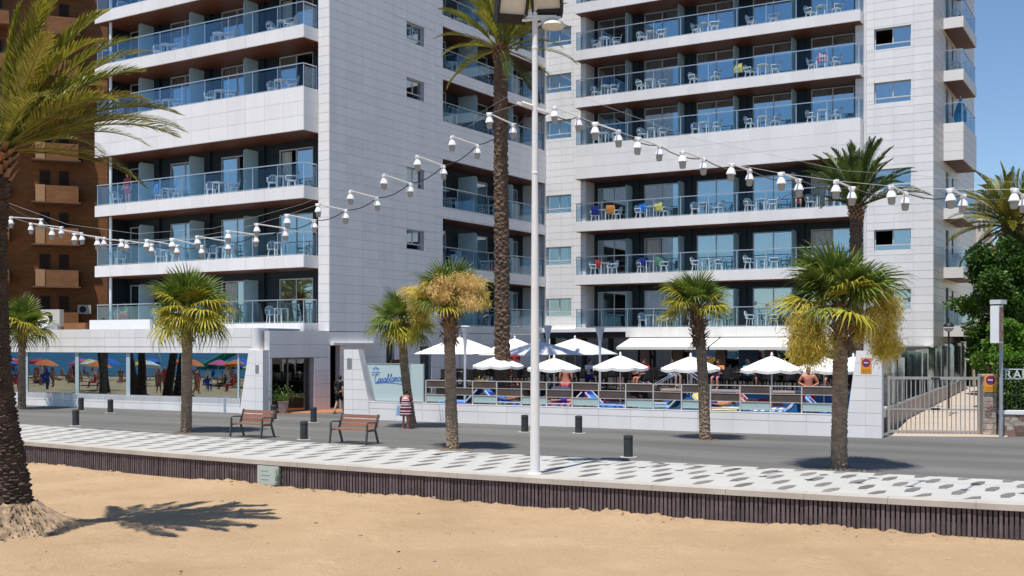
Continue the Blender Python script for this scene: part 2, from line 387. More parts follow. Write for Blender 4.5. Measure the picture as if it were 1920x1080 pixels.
def wall(name, parent, mp, u0, u1, z0, z1, d0, d1, holes, m):
    g = G()
    for a in subtract((u0, u1, z0, z1), holes): fb(g, mp, a[0], a[1], d0, d1, a[2], a[3])
    return obj(name, g, m, parent)
def clad(lst, mp, u0, u1, z0, z1, d, pw, ph, holes=(), gap=.018, stagger=False):
    nu = max(1, round((u1 - u0) / pw)); nz = max(1, round((z1 - z0) / ph)); du = (u1 - u0) / nu; dz = (z1 - z0) / nz
    for i in range(nu):
        for j in range(nz):
            for a in subtract((u0 + i * du, u0 + (i + 1) * du, z0 + j * dz, z0 + (j + 1) * dz), holes):
                lst.append((mp, a[0] + gap / 3, a[1] - gap / 3, d, d + .014, a[2] + gap / 2, a[3] - gap / 2))
def emit_panels(parent, lst, m=PANEL, n=300):
    mw = parent.matrix_basis
    def score(p):
        c = mw @ Vector(p[0]((p[1] + p[2]) / 2, p[3], (p[5] + p[6]) / 2)); px = 960 + 2100 * c.x / c.y; py = 646 - 2100 * (c.z - EYE) / c.y
        vis = 1 if (-30 < px < 1950 and -20 < py < 1100) else .01
        return -vis * (p[2] - p[1]) * (p[6] - p[5]) / c.length_squared
    lst = sorted(lst, key=score); rest = G()
    for k, p in enumerate(lst):
        if k < n: fub('cladding_panel', parent, *p, m)
        else: fb(rest, *p)
    if rest.v: stuff(obj('remaining_cladding_panels', rest, m, parent))
def door(parent, mp, u0, u1, d, z0, z1, m=FRAME, curtain=True, opened=False):
    g = G(); t = .055
    fb(g, mp, u0, u1, d - .04, d + .03, z1 - t, z1); fb(g, mp, u0, u0 + t, d - .04, d + .03, z0, z1 - t); fb(g, mp, u1 - t, u1, d - .04, d + .03, z0, z1 - t)
    um = (u0 + u1) / 2; fb(g, mp, um - .03, um + .03, d - .04, d + .02, z0, z1 - t); fb(g, mp, u0 + t, u1 - t, d - .038, d + .018, z0, z0 + .05)
    o = obj('sliding_door', g, m, parent)
    sides = [(u0 + t, um - .03), (um + .03, u1 - t)]
    skip = R.randrange(2) if opened else -1
    for k, (a, b) in enumerate(sides):
        if k != skip: fub('pane', o, mp, a, b, d - .012, d - .004, z0 + .05, z1 - t, DGLASS)
    if curtain:
        r = R.random()
        spans = [(u0 + .05, u0 + (u1 - u0) * R.uniform(.25, .55))] if r < .45 else [(u1 - (u1 - u0) * R.uniform(.25, .5), u1 - .05)] if r < .75 else [(u0 + .05, u1 - .05)]
        for a, b in spans:
            g = G(); n = max(6, int((b - a) / .05)); vs = []
            for i in range(n + 1):
                u = a + (b - a) * i / n; dd = d - .14 + .035 * sin(i * 1.9 + a); vs += [mp(u, dd, z0 + .03), mp(u, dd, z1 - .08)]
            g.add(vs, [(2 * i, 2 * i + 2, 2 * i + 3, 2 * i + 1) for i in range(n)]); obj('curtain', g, CURTAIN, o)
    return o
def window(parent, mp, u0, u1, d, z0, z1, open_side=None):
    g = G(); t = .05
    fb(g, mp, u0, u1, d - .04, d + .02, z0, z0 + t); fb(g, mp, u0, u1, d - .04, d + .02, z1 - t, z1)
    fb(g, mp, u0, u0 + t, d - .039, d + .019, z0 + t, z1 - t); fb(g, mp, u1 - t, u1, d - .039, d + .019, z0 + t, z1 - t)
    um = (u0 + u1) / 2; zm = z0 + .30
    fb(g, mp, um - .03, um + .03, d - .038, d + .018, zm + .03, z1 - t); fb(g, mp, u0 + t, u1 - t, d - .038, d + .018, zm - .03, zm + .03)
    o = obj('window', g, FRAME, parent)
    fub('pane', o, mp, u0 + t, u1 - t, d - .01, d - .002, z0 + t, zm - .03, DGLASS)
    if open_side != 0: fub('pane', o, mp, u0 + t, um - .03, d - .01, d - .002, zm + .03, z1 - t, DGLASS)
    if open_side != 1: fub('pane', o, mp, um + .03, u1 - t, d - .01, d - .002, zm + .03, z1 - t, DGLASS)
    return o
def railing(parent, mp, u0, u1, d, z, n, ends=(None, None), h=1.05):
    """glass panes between steel posts under a round handrail; parts of the slab"""
    du = (u1 - u0) / n
    for i in range(n): fub('glass_pane', parent, mp, u0 + i * du + .03, u0 + (i + 1) * du - .03, d - .006, d + .006, z + .06, z + h - .08, RGLASS)
    for i in range(n + 1): fub('rail_post', parent, mp, u0 + i * du - .022, u0 + i * du + .022, d - .035, d - .008, z, z + h, STEEL)
    g = G(); fb(g, mp, u0 - .02, u1 + .02, d - .035, d + .02, z + h, z + h + .045); fb(g, mp, u0 - .02, u1 + .02, d - .02, d + .004, z + .03, z + .058); obj('handrail', g, STEEL, parent)
    for e, u in zip(ends, (u0, u1)):
        if e is None: continue
        fub('glass_pane', parent, mp, u - .006, u + .006, e, d - .04, z + .06, z + h - .08, RGLASS)
        fub('rail_post', parent, mp, u - .02, u + .02, e - .02, e + .02, z, z + h, STEEL)
        g = G(); fb(g, mp, u - .025, u + .025, e, d - .036, z + h, z + h + .045); obj('handrail', g, STEEL, parent)
_div = {}
def divider(parent, mp, u, d0, d1, z0, z1):
    """frosted screen between balconies, rounded at the front top corner"""
    r = .16; pts = [(d0, z0), (d1, z0), (d1, z1 - r)] + [(d1 - r + r * cos(a), z1 - r + r * sin(a)) for a in [pi / 8 * k for k in range(1, 5)]] + [(d0, z1)]
    g = G(); g.prism(pts, lambda a, b, t: mp(u + t, a, b), -.012, .012); return obj('divider_screen', g, FROST, parent)

# ================================================================== LEFT HOTEL BLOCK
K = Vector((-8.45, 51.80, 0)); LB_ = thing('hotel_block', 'white tiled hotel block with its blank side wall, left of the tall palm', 'hotel', K, rad(-32.0), 'hotel blocks')
LBM = Matrix.Translation(K) @ Matrix.Rotation(rad(-32.0), 4, 'Z')
pan = []
XL, XR, YF, YB = -15.36, -.66, 1.0, -1.0    # outward distances along facade A
doorsA = [(-15.05, -13.25), (-11.87, -9.67), (-8.10, -5.90), (-4.10, -1.90)]
divA = [-13.0, -9.2, -5.4]
for i, fz in enumerate(FL):
    th = 2.0 if i == 3 else .58 if i else .9
    g = G(); fb(g, mpA, XL, XR, YB, YF, fz - th, fz); slab = obj('balcony_slab', g, WHITE, LB_)
    clad(pan, mpA, XL, XR, fz - th, fz, YF, 1.22, .66)
    clad(pan, lambda u, d, z: (XR + d, u, z), -YF, .0 - .02, fz - th, fz, 0, 1.1, .66)
    fub('soffit', slab, mpA, XL + .04, XR - .04, YB, YF - .05, fz - th - .02, fz - th - .003, SOFFIT)
    railing(slab, mpA, XL + .12, XR - .08, YF - .06, fz + .004, 9, ends=(-.2, .02))
    for u in divA: divider(slab, mpA, u, YB + .02, .10, fz, fz + (2.16 if i != 2 else 2.25))
    z1 = (FL[i + 1] if i < 6 else ROOF) - (2.0 if i == 2 else .58)
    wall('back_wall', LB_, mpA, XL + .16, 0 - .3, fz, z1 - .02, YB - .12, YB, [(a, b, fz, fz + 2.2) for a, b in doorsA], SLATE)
    for k, (a, b) in enumerate(doorsA): door(LB_, mpA, a, b, YB - .05, fz + .01, fz + 2.2, opened=R.random() < .25)
    fub('end_wall', LB_, mpA, XL, XL + .16, YB, .2, fz, z1, SLATE)
    for u in divA: fub('wall_pier', LB_, mpA, u - .02, u + .42, YB + .004, YB + .12, fz, z1 - .022, SLATE)
    fub('wall_return', LB_, mpA, XR - .02, XR + .02, YB, -.02, fz, z1 - .022, SLATE)
g = G(); fb(g, mpA, XL, .0, YB, YF, ROOF - .6, ROOF); fb(g, mpA, XL, -.3, YB - 12, YB, ROOF - .6, ROOF + .8); obj('roof_slab', g, WHITE, LB_)
g = G(); g.tube([(-14.45, -.72, FL[0] - .5), (-14.45, -.72, ROOF - .5)], .075, 12); autosmooth(obj('balcony_column', g, WHITE, LB_))
# corner strip and side wall
fub('corner_strip', LB_, mpA, -.67, .0, -.30, .0, 3.62, ROOF + .8, JOINT)
clad(pan, mpA, -.67, .0 - .004, 3.62, ROOF, 0, .67, .44)
holesB = []
winB = []
opB = (9.0, 19.75)
for i, fz in enumerate(FL):
    z1 = (FL[i + 1] if i < 6 else ROOF) - (2.0 if i == 2 else .6)
    holesB.append((opB[0], opB[1], fz + .002, z1))
    if i >= 1: winB.append((5.85, 7.35, fz + .72, fz + 1.72)); holesB.append(winB[-1])
lowB = [(-3.75, -1.05, 0, 2.42), (.05, .75, .0, 2.95), (4.2, 4.9, 1.2, 3.2), (7.0, 8.0, .35, 2.9)]
wall('side_wall', LB_, mpB, 0, 20.2, 3.62, ROOF + .8, -.28, 0, holesB, JOINT)
clad(pan, mpB, 0, 20.2, 3.62, ROOF + .4, 0, 1.2, .44, holesB)
wall('entrance_wall', LB_, mpB, -4.35, 20.2, 0, 3.60, -.28, 0, lowB + [(-4.36, -3.9, 0, 3.60)], JOINT)
clad(pan, mpB, -3.9, 20.2, 0, 3.60, 0, 1.25, .6, lowB)
for wv in winB: window(LB_, mpB, wv[0], wv[1], -.2, wv[2], wv[3])
for i, fz in enumerate(FL):
    z1 = (FL[i + 1] if i < 6 else ROOF) - (2.0 if i == 2 else .6)
    g = G(); fb(g, mpB, opB[0] - .1, opB[1] + .3, -1.75, -.285, fz - .35, fz); slab = obj('balcony_floor', g, WHITE, LB_)
    fub('soffit', slab, mpB, opB[0], opB[1], -1.7, -.02, z1 - .03, z1 - .004, SOFFIT)
    dB = [(9.35, 11.6), (13.6, 15.8), (17.3, 19.2)]
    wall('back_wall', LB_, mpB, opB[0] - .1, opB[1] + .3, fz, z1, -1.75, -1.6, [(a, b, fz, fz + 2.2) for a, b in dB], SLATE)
    for a, b in dB: door(LB_, mpB, a, b, -1.66, fz + .01, fz + 2.2)
    for u in (12.74, 16.54): divider(slab, mpB, u, -1.58, -.30, fz, fz + 2.15)
    fub('end_wall', LB_, mpB, opB[0] - .09, opB[0] - .01, -1.6, -.29, fz, z1, WHITE); fub('end_wall', LB_, mpB, opB[1] + .01, opB[1] + .09, -1.6, -.29, fz, z1, WHITE)
    railing(slab, mpB, opB[0] + .03, opB[1] - .03, -.10, fz + .004, 7)
# solid mass added behind the rooms to block light from the rear
g = G(); g.box(-15.3, -3.6, 4.2, 20, 0, ROOF - .7); g.box(-3.6, -.3, 3.6, 9.0, 0, ROOF - .7); g.box(-15.3, -.3, 1.14, 4.2, -.1, 0); obj('light_blocking_core', g, ROOM, LB_)
g = G()
for fz in FL: g.box(-15.2, -.3, 1.16, 4.2, fz - .3, fz); g.box(-3.6, -1.78, 9.0, 20, fz - .3, fz)
obj('room_floors', g, mat('room_floor', (.25, .22, .19), .7, .1), LB_)
g = G()
for u in [-15.2] + [d_ + .2 for d_ in divA] + [-.9]: g.box(u - .06, u + .06, 1.16, 4.2, 3.8, ROOF - .7)
for u in (9.0, 12.9, 16.7, 19.9): g.box(-3.6, -1.78, u - .06, u + .06, 3.8, ROOF - .7)
obj('room_partitions', g, mat('room_paint', (.35, .34, .32), .9, .1), LB_)
emit_panels(LB_, pan)
# entrance door in the lower side wall
g = G()
for a in ((-3.75, -3.69), (-1.11, -1.05), (-2.5, -2.44)): fb(g, mpB, a[0], a[1], -.35, -.25, .06, 2.42)
fb(g, mpB, -3.69, -1.11, -.35, -.25, 2.34, 2.42); fb(g, mpB, -3.75, -1.05, -.36, -.24, .0, .06); ed = obj('entrance_door', g, mat('bronze_frame', (.20, .18, .165), .4, .1), LB_)
fub('pane', ed, mpB, -3.69, -2.5, -.305, -.295, .06, 2.34, DARKGLASS); fub('pane', ed, mpB, -2.44, -1.11, -.305, -.295, .06, 2.34, DARKGLASS)
g = G(); fb(g, mpB, -4.0, -.2, -3.0, -2.9, 0, 3.5); obj('lobby_wall', g, mat('lobby_red_wood', (.26, .06, .035), .5, .3, 2), LB_)
g = G(); fb(g, mpB, -3.6, -1.2, -1.6, -1.0, 0, .95); obj('lobby_counter', g, MATS['lobby_red_wood'], LB_)
g = G(); fb(g, mpB, -.1, 9.0, -.9, -.8, 0, 3.5); obj('dark_hall_wall', g, BLACKP, LB_)
g = G(); fb(g, mpB, 4.2, 4.9, -.26, -.2, 1.2, 3.2); fb(g, mpB, 7.0, 8.0, -.26, -.2, .35, 2.9); obj('dark_door', g, mat('dark_door', (.06, .058, .06), .4, .1), LB_)
g = G(); fb(g, mpB, 4.5, 5.15, .03, .12, 1.95, 2.25); obj('wall_box', g, mat('brown_box', (.12, .05, .04), .6, .1), LB_)

# entrance canopy sign band: pale soffit over the open passage
g = G(); fb(g, mpB, .05, 3.2, .02, .22, 2.98, 3.08); obj('passage_canopy', g, WHITE, LB_)

# ================================================================== SHOP PAVILION (ground floor, left)
PA = Vector((-11.06, 48.39, 0)); pang = atan2(-.472, .8816)
PV = thing('shop_pavilion', 'low white tiled pavilion with a long mirror-like shop window', 'shop', PA, pang)
pan = []
wl = -14.6
# local: u along (neg = left), outward -y ; window z .62-2.62
poly_l = [(-40, .62), (-.62, .62), (-.22, 2.62), (-40, 2.62)]
g = G(); fb(g, mpA, -40, -.25, -6, 0, 2.62, 3.72); fb(g, mpA, -40, -.9, -.3, 0, -.05, .62); obj('fascia_core', g, JOINT, PV)
clad(pan, mpA, -40, -.25, 2.90, 3.72, 0, 1.0, .41); clad(pan, mpA, -40, -.25, 2.62, 2.88, 0, 1.0, .26); clad(pan, mpA, -40, -.9, 0, .62, 0, 1.2, .31)
# rounded end of the fascia
g = G(); arc = [(-.25 + .25 * sin(a), .25 - .25 * cos(a)) for a in [pi / 16 * k for k in range(9)]]
g.prism([(-.25, .8)] + arc + [(0, .8)], lambda a, b, t: (a, b, t), 2.62, 3.72); autosmooth(obj('fascia_end', g, PANEL, PV), 50)
# right pillar, slanted on the window side
g = G(); g.prism([(-.9, 0), (.42, 0), (.42, 2.76), (-.36, 2.76)], lambda a, b, t: (a, -t, b), -.55, .05); pil = obj('slanted_pillar', g, PANEL, PV)
for zz in (.55, 1.1, 1.65, 2.2): fub('joint_line', pil, mpA, -.86 + .2 * zz * .95, .42, .045, .053, zz, zz + .012, JOINT)
fub('joint_line', pil, mpA, .0, .012, .045, .0535, 0, 2.76, JOINT)
fub('wall_plaque', PV, mpA, .02, .20, .052, .068, 1.78, 2.12, mat('grey_plaque', (.22, .23, .25), .5, .15, 20))
shop = obj('shop_window', G().box(-40, -.9, .10, .14, .58, .62), FRAME, PV)
edges = [-40, -18.6, -14.75, -11.15, -7.75, -4.35, -1.05, -.35]
for a, b in zip(edges[:-1], edges[1:]): fub('pane', shop, mpA, a + .05, b - .05, -.10, -.09, .62, 2.62, SHOPGLASS)
for a in edges[1:-1]: fub('mullion', shop, mpA, a - (.12 if a < -5 else .05), a + (.12 if a < -5 else .05), -.13, -.06, .62, 2.62, mat('pale_mullion', (.42, .52, .54), .3, .05))
g = G(); fb(g, mpA, -40, -.3, -5, -4.9, 0, 2.6); fb(g, mpA, -40, -.3, -5, -.2, -.02, .02); obj('shop_interior', g, ROOM, PV)
fub('drain_pipe', PV, mpA, -1.78, -1.70, .02, .07, 0, .6, mat('blue_grey_pipe', (.35, .42, .47), .4, .05))
g = G()
for k in range(150):
    u = -15.2 + k * .096; fb(g, mpA, u, u + .05, .02, .09, .62, .66)
stuff(obj('window_sill_teeth', g, WHITE, PV))
emit_panels(PV, pan, n=120)
# orange tiled doorstep
g = G(); p0 = LBM @ Vector((0.02, -3.85, .006)); p1 = LBM @ Vector((0.02, .6, .006)); p2 = LBM @ Vector((2.6, .6, .006)); p3 = LBM @ Vector((.9, -3.4, .006))
g.add([p0, p3, p2, p1], [(0, 1, 2, 3)]); struct('entrance_paving', g, mat('terracotta_paving', (.42, .17, .075), .7, .12, 1.2))

# ================================================================== RIGHT HOTEL BLOCK
OC = Vector((3.75, 66.8, 0)); RB = thing('hotel_block', 'white tiled hotel block with five bays of balconies, right of the lamp post', 'hotel', OC, rad(-30.0), 'hotel blocks')
RBM = Matrix.Translation(OC) @ Matrix.Rotation(rad(-30.0), 4, 'Z')
pan = []
doorsC = [(.55, 2.7), (3.61, 5.88), (6.9, 9.25), (10.25, 12.6), (13.55, 15.9)]
divC = [2.9, 6.2, 9.5, 12.8]
SL = 16.65
holesL = []; holesR = []; winsL = []; winsR = []
for i, fz in enumerate(FL):
    th = 2.0 if i == 3 else .58
    x0 = 0 if i else 3.3
    g = G(); fb(g, mpA, 0, SL, -2.0, 0, fz - (th if i else .25), fz)
    if i == 0: fb(g, mpA, 3.3, SL, -1.5, -.002, fz - th, fz - .25)
    slab = obj('balcony_slab', g, WHITE, RB)
    if i: clad(pan, mpA, 0, SL, fz - th, fz, 0, 1.19, .66)
    else: clad(pan, mpA, 3.3, SL, fz - th, fz, 0, 1.11, .66)
    clad(pan, lambda u, d, z: (SL + d, u, z), 0, .78, fz - th, fz, 0, 1.1, .66)
    fub('soffit', slab, mpA, .04, SL - .04, -2.0, -.05, fz - th - .02, fz - th - .003, SOFFIT)
    railing(slab, mpA, .08, SL - .08, -.06, fz + .004, 10, ends=(-.78, -.78))
    z1 = (FL[i + 1] if i < 6 else ROOF) - (2.0 if i == 2 else .58)
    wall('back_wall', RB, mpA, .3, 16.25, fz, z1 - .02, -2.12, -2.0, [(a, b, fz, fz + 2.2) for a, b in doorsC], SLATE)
    for a, b in doorsC: door(RB, mpA, a, b, -2.06, fz + .01, fz + 2.2, opened=R.random() < .12)
    for u in divC:
        divider(slab, mpA, u - .03, -1.98, -.95, fz, fz + 2.16)
        fub('wall_pier', RB, mpA, u, u + .42, -1.996, -1.88, fz, z1 - .022, SLATE)
    fub('wall_return', RB, mpA, .26, .32, -2.0, -.81, fz, z1 - .022, PANEL); fub('wall_return', RB, mpA, 16.22, 16.28, -2.0, -.81, fz, z1 - .022, PANEL)
    winsL.append((-2.40, -.65, fz + .70, fz + 1.80)); winsR.append((17.2, 19.05, fz + .78, fz + 1.88))
wall('facade_wall', RB, mpA, -2.9, .28, 3.4, ROOF + .8, -1.1, -.8, winsL, JOINT); clad(pan, mpA, -2.9, .28, 3.4, ROOF + .4, -.8, .9, .43, winsL)
wall('facade_wall', RB, mpA, 16.25, 20.15, 0.4, ROOF + .8, -1.1, -.8, winsR, JOINT); clad(pan, mpA, 16.25, 20.15, .4, ROOF + .4, -.8, .9, .43, winsR)
for k, a in enumerate(winsL): window(RB, mpA, a[0], a[1], -.98, a[2], a[3])
for k, a in enumerate(winsR): window(RB, mpA, a[0], a[1], -.98, a[2], a[3], open_side=[0, 0, None, None, 0, None, None][k])
g = G(); g.tube([(16.75, .74, .4), (16.75, .74, ROOF)], .06, 10); autosmooth(obj('downpipe', g, WHITE, RB))
g = G(); fb(g, mpA, -2.9, 20.15, -15.5, -.8, ROOF - .5, ROOF + .8); fb(g, mpA, 0, SL, -1, 0, ROOF - .58, ROOF); obj('roof_slab', g, WHITE, RB)
# right flank with projecting balconies
TAN = mat('tan_render', (.56, .46, .37), .7, .06, .6); pan2 = []; PANELT = mat('beige_cladding', (.66, .59, .52), .4, .05, 1.0, rnd=.04)
mpD = lambda u, d, z: (20.15 + d, u, z)
wd = [(4.6, 5.5, fz + .0, fz + 2.1) for fz in FL] + [(6.6, 7.2, fz + .9, fz + 2.0) for fz in FL]
wall('flank_wall', RB, mpD, .8, 15.4, 0, ROOF + .8, -.3, 0, wd, JOINT); clad(pan2, mpD, .8, 15.4, 0.4, ROOF + .4, 0, 1.4, .43, wd)
for a in wd: fub('flank_window', RB, mpD, a[0], a[1], -.16, -.12, a[2], a[3], DARKGLASS)
for i, fz in enumerate(FL):
    th = 2.0 if i == 3 else .58
    g = G(); fb(g, mpD, 3.9, 8.8, 0, 1.0, fz - th, fz); slab = obj('balcony_slab', g, PANEL, RB)
    fub('soffit', slab, mpD, 3.94, 8.76, .02, .96, fz - th - .02, fz - th - .003, SOFFIT)
    clad(pan2, mpD, 3.9, 8.8, fz - th, fz, 1.0, 1.2, .45)
    clad(pan, lambda u, d, z: (20.15 + u, 3.9 - d, z), 0, 1.0, fz - th, fz, 0, 1.0, .45)
    railing(slab, mpD, 3.95, 8.75, .95, fz + .004, 3, ends=(.02, .02))
    if i in (0, 1): fub('tan_screen', slab, mpD, 7.6, 8.7, .90, .93, fz, fz + 1.0, TAN)
g = G(); fb(g, mpA, -2.9, 20.0, -15.2, -5.2, 0, ROOF - .5); obj('light_blocking_core', g, ROOM, RB)  # core box added so no light leaks in from behind
g = G()
for fz in FL: fb(g, mpA, -2.9, 20.0, -5.2, -2.14, fz - .3, fz)
obj('room_floors', g, MATS['room_floor'], RB)
g = G()
for u in [.2] + [d_ + .2 for d_ in divC] + [16.3]: fb(g, mpA, u - .06, u + .06, -5.2, -2.14, 3.8, ROOF - .5)
obj('room_partitions', g, MATS['room_paint'], RB)
# restaurant front at ground level
PINK = mat('pinkish_stone', (.42, .27, .20), .6, .1, 1)
g = G(); fb(g, mpA, -2.9, 3.3, -1.2, -.5, 3.38, 3.72); obj('dark_fascia', g, mat('dark_fascia', (.035, .036, .04), .25, .2), RB)
fub('white_edge', RB, mpA, -2.9, 3.3, -1.2, -.3, 3.74, 3.92, WHITE)
rx = [-2.8, -.6, 1.2, 3.3, 5.4, 8.0, 10.9, 13.6, 16.2]
for k, u in enumerate(rx): fub('stone_pier', RB, mpA, u, u + (.6 if k > 2 else .2), -2.5, -2.1, .9, 3.4, PINK if k > 2 else DARKM)
for a, b in zip(rx[:-1], rx[1:]): fub('restaurant_pane', RB, mpA, a + .2, b, -2.3, -2.28, .9, 3.4, DARKGLASS)
g = G(); fb(g, mpA, -2.9, 16.6, -4.6, -4.5, 0, 3.7); obj('restaurant_back_wall', g, mat('restaurant_wall', (.07, .04, .03), .7, .2), RB)
fub('blue_door', RB, mpA, 9.35, 10.5, -2.27, -2.22, 1.2, 3.2, mat('blue_door', (.02, .09, .20), .3, .1))
emit_panels(RB, pan, n=270); emit_panels(RB, pan2, PANELT, 30)
# awnings hung from the first floor slab
AWN = mat('white_canvas', (.80, .77, .70), .8, .04, 1.0)
for k, (a, b) in enumerate(((3.6, 9.0), (9.1, 15.9))):
    t = thing('awning', ['cream folding-arm awning over the restaurant, left of two', 'cream folding-arm awning over the restaurant, right of two'][k], 'awning', RBM @ Vector((a, 0, 0)), rad(-30), 'restaurant awnings')
    g = G(); n = 10; L_ = b - a
    for i in range(n):
        u0_, u1_ = L_ * i / n, L_ * (i + 1) / n
        g.hexa([(u0_, -.05, 3.36), (u1_, -.05, 3.36), (u1_, -1.9, 2.86), (u0_, -1.9, 2.86), (u0_, -.05, 3.375), (u1_, -.05, 3.375), (u1_, -1.9, 2.875), (u0_, -1.9, 2.875)])
    obj('canvas', g, AWN, t); g = G(); g.box(0, L_, -1.93, -1.90, 2.72, 2.88); obj('valance', g, AWN, t)
    for u in (.4, L_ - .4):
        g = G(); g.tube([(u, -.1, 3.2), (u + .3, -1.0, 2.95), (u, -1.88, 2.84)], .025, 6); obj('folding_arm', g, STEEL, t)
# ================================================================== POOL WALL, FENCE, PYLONS
WO = Vector((-6.75, 45.05, 0)); wang = atan2(-.449, .8935); WLn = 20.75
WM = Matrix.Translation(WO) @ Matrix.Rotation(wang, 4, 'Z')
pw = thing('pool_wall', 'long low white tiled wall below the slatted pool fence', 'wall', WO, wang)
g = G(); g.box(1.2, 19.6, .02, .30, 0, .70); obj('wall_core', g, JOINT, pw)
pan = []; clad(pan, mpA, 1.2, 19.6, 0, .46, -.02, 1.2, .46); clad(pan, mpA, 1.2, 19.6, .46, .70, -.02, 1.2, .24)
emit_panels(pw, pan); ub('wall_cap', pw, 1.2, 19.6, -.0, .33, .705, .73, WHITE)
def pylon(x0, x1t, x1b, zk, label, mirror=False):
    t = thing('tiled_pylon', label, 'pylon', WM @ Vector((x0, 0, 0)), wang, 'tiled pylons of the pool wall')
    s = -1 if mirror else 1
    prof = [(0, 0), (s * x1b, 0), (s * x1b, zk), (s * x1t, 2.80), (0, 2.80)]
    g = G(); g.prism(prof, lambda a, b, q: (a, q, b), 0, .34); obj('pylon_core', g, JOINT, t)
    zs = [0, .4, .8, 1.2, 1.6, 2.0, 2.4, 2.8]
    def xw(z): return x1b if z <= zk else x1b + (x1t - x1b) * (z - zk) / (2.8 - zk)
    m = x1t * .62
    for z0, z1 in zip(zs[:-1], zs[1:]):
        z0_, z1_ = z0 + .006, z1 - .006
        for a0, a1, b0, b1 in ((.004, m - .004, .004, m - .004), (m + .004, xw(z0_) - .002, m + .004, xw(z1_) - .002)):
            g = G(); g.hexa([(s * a0, -.014, z0_), (s * a1, -.014, z0_), (s * a1, 0.001, z0_), (s * a0, 0.001, z0_), (s * b0, -.014, z1_), (s * b1, -.014, z1_), (s * b1, 0.001, z1_), (s * b0, 0.001, z1_)])
            obj('pylon_tile', g, PANEL, t)
    g = G(); g.prism(prof, lambda a, b, q: (a, q, b), .341, .36); obj('rear_cladding', g, PANEL, t)
    g = G(); e = .0145
    if mirror: g.box(0.0005, e, -.0, .36, 0, 2.8)
    else: g.box(-e, -.0005, -.0, .36, 0, 2.8)
    obj('side_cladding', g, PANEL, t)
    return t
py1 = pylon(0, .68, 1.2, .66, 'white tiled pylon with a grey plaque, beside the blue hotel sign')
ub('wall_plaque', py1, .16, .38, -.03, -.015, 2.05, 2.45, MATS['grey_plaque'])
py2 = pylon(20.75, .78, 1.15, .0, 'white tiled pylon carrying a round no-parking sign', mirror=True)
# no-parking signs
RED = mat('sign_red', (.45, .02, .012), .4, .05); BLUE = mat('sign_blue', (.02, .05, .22), .4, .05); AMB = mat('sign_amber', (.75, .30, .01), .4, .05); SWH = mat('sign_white', (.8, .8, .8), .4, .03)
def noparking(loc, rz, label, s=1.0):
    t = thing('no_parking_sign', label, 'sign', loc, rz, 'no-parking signs')
    g = G(); g.box(-.17 * s, .17 * s, -.006, 0, -.31 * s, .20 * s); obj('sign_plate', g, AMB, t)
    def disc(n, r, y, m):
        g = G(); g.add([(r * s * cos(2 * pi * k / 28), y, .03 * s + r * s * sin(2 * pi * k / 28)) for k in range(28)], [tuple(range(28))]); obj(n, g, m, t)
    disc('disc_rim', .155, -.008, SWH); disc('red_ring', .145, -.010, RED); disc('blue_disc', .095, -.012, BLUE)
    g = G(); g.add([(x * s, -.014, .03 * s + z * s) for x, z in ((-.075, .05), (-.05, .075), (.075, -.05), (.05, -.075))], [(0, 1, 2, 3)]); obj('red_slash', g, RED, t)
    g = G(); g.box(-.07 * s, .07 * s, -.016, -.014, .02 * s, .05 * s); obj('white_band', g, SWH, t)
    for q in range(2): g = G(); g.box(-.13 * s, .13 * s, -.009, -.007, (-.20 - .06 * q) * s, (-.185 - .06 * q) * s); obj('print_line', g, mat('print_brown', (.30, .10, .01), .6, .05), t)
    return t
noparking(WM @ Vector((20.28, -.016, 2.38)), wang, 'round red no-parking sign with amber plate on the white pylon')
# frosted sign panel with the hotel's name
sg = thing('hotel_sign', 'frosted glass sign with the hotel name in blue script', 'sign', WM @ Vector((1.0, .12, 0)), wang)
g = G(); g.prism([(.42, .78), (2.0, .78), (2.0, 2.22), (.02, 2.22)], lambda a, b, q: (a, q, b), 0, .02); obj('glass_panel', g, FROSTW, sg)
g = G(); g.prism([(2.05, .78), (2.62, .78), (2.62, 2.24), (2.05, 2.24)], lambda a, b, q: (a, q, b), 0, .02); obj('glass_panel', g, FROSTW, sg)
g = G(); g.bar((.40, .01, .76), (0, .01, 2.24), .05, .05); g.bar((0, .01, 2.245), (2.03, .01, 2.245), .05, .035); g.bar((.4, .01, .755), (2.03, .01, .755), .05, .03); g.bar((2.03, .01, .74), (2.03, .01, 2.26), .05, .04); g.bar((2.65, .01, .72), (2.65, .01, 2.26), .05, .05); obj('sign_frame', g, mat('grey_green_frame', (.30, .36, .36), .4, .1), sg)
INK = mat('sign_blue_paint', (.02, .16, .55), .5, .1)
GL = {'C': [(.62, .82), (.5, 1.0), (.25, .95), (.08, .6), (.1, .2), (.3, 0), (.55, .08), (.8, .25)],
      'a': [(.5, .45), (.3, .52), (.1, .35), (.08, .1), (.25, 0), (.45, .15), (.5, .48), (.48, .12), (.56, 0), (.75, .15)],
      's': [(0, .1), (.25, .5), (.3, .4), (.42, .15), (.3, 0), (.1, .03), (.35, .02), (.6, .15)],
      'b': [(0, .15), (.3, .75), (.3, 1.0), (.2, .98), (.15, .4), (.2, .05), (.4, 0), (.5, .25), (.35, .42), (.5, .38), (.7, .35)],
      'l': [(0, .15), (.3, .75), (.3, 1.0), (.2, .98), (.15, .4), (.22, .03), (.35, 0), (.55, .18)],
      'n': [(0, .1), (.15, .5), (.18, .0), (.25, .35), (.42, .52), (.5, .35), (.5, .08), (.58, 0), (.75, .15)],
      'c': [(.45, .42), (.3, .5), (.1, .32), (.12, .06), (.28, 0), (.6, .15)]}
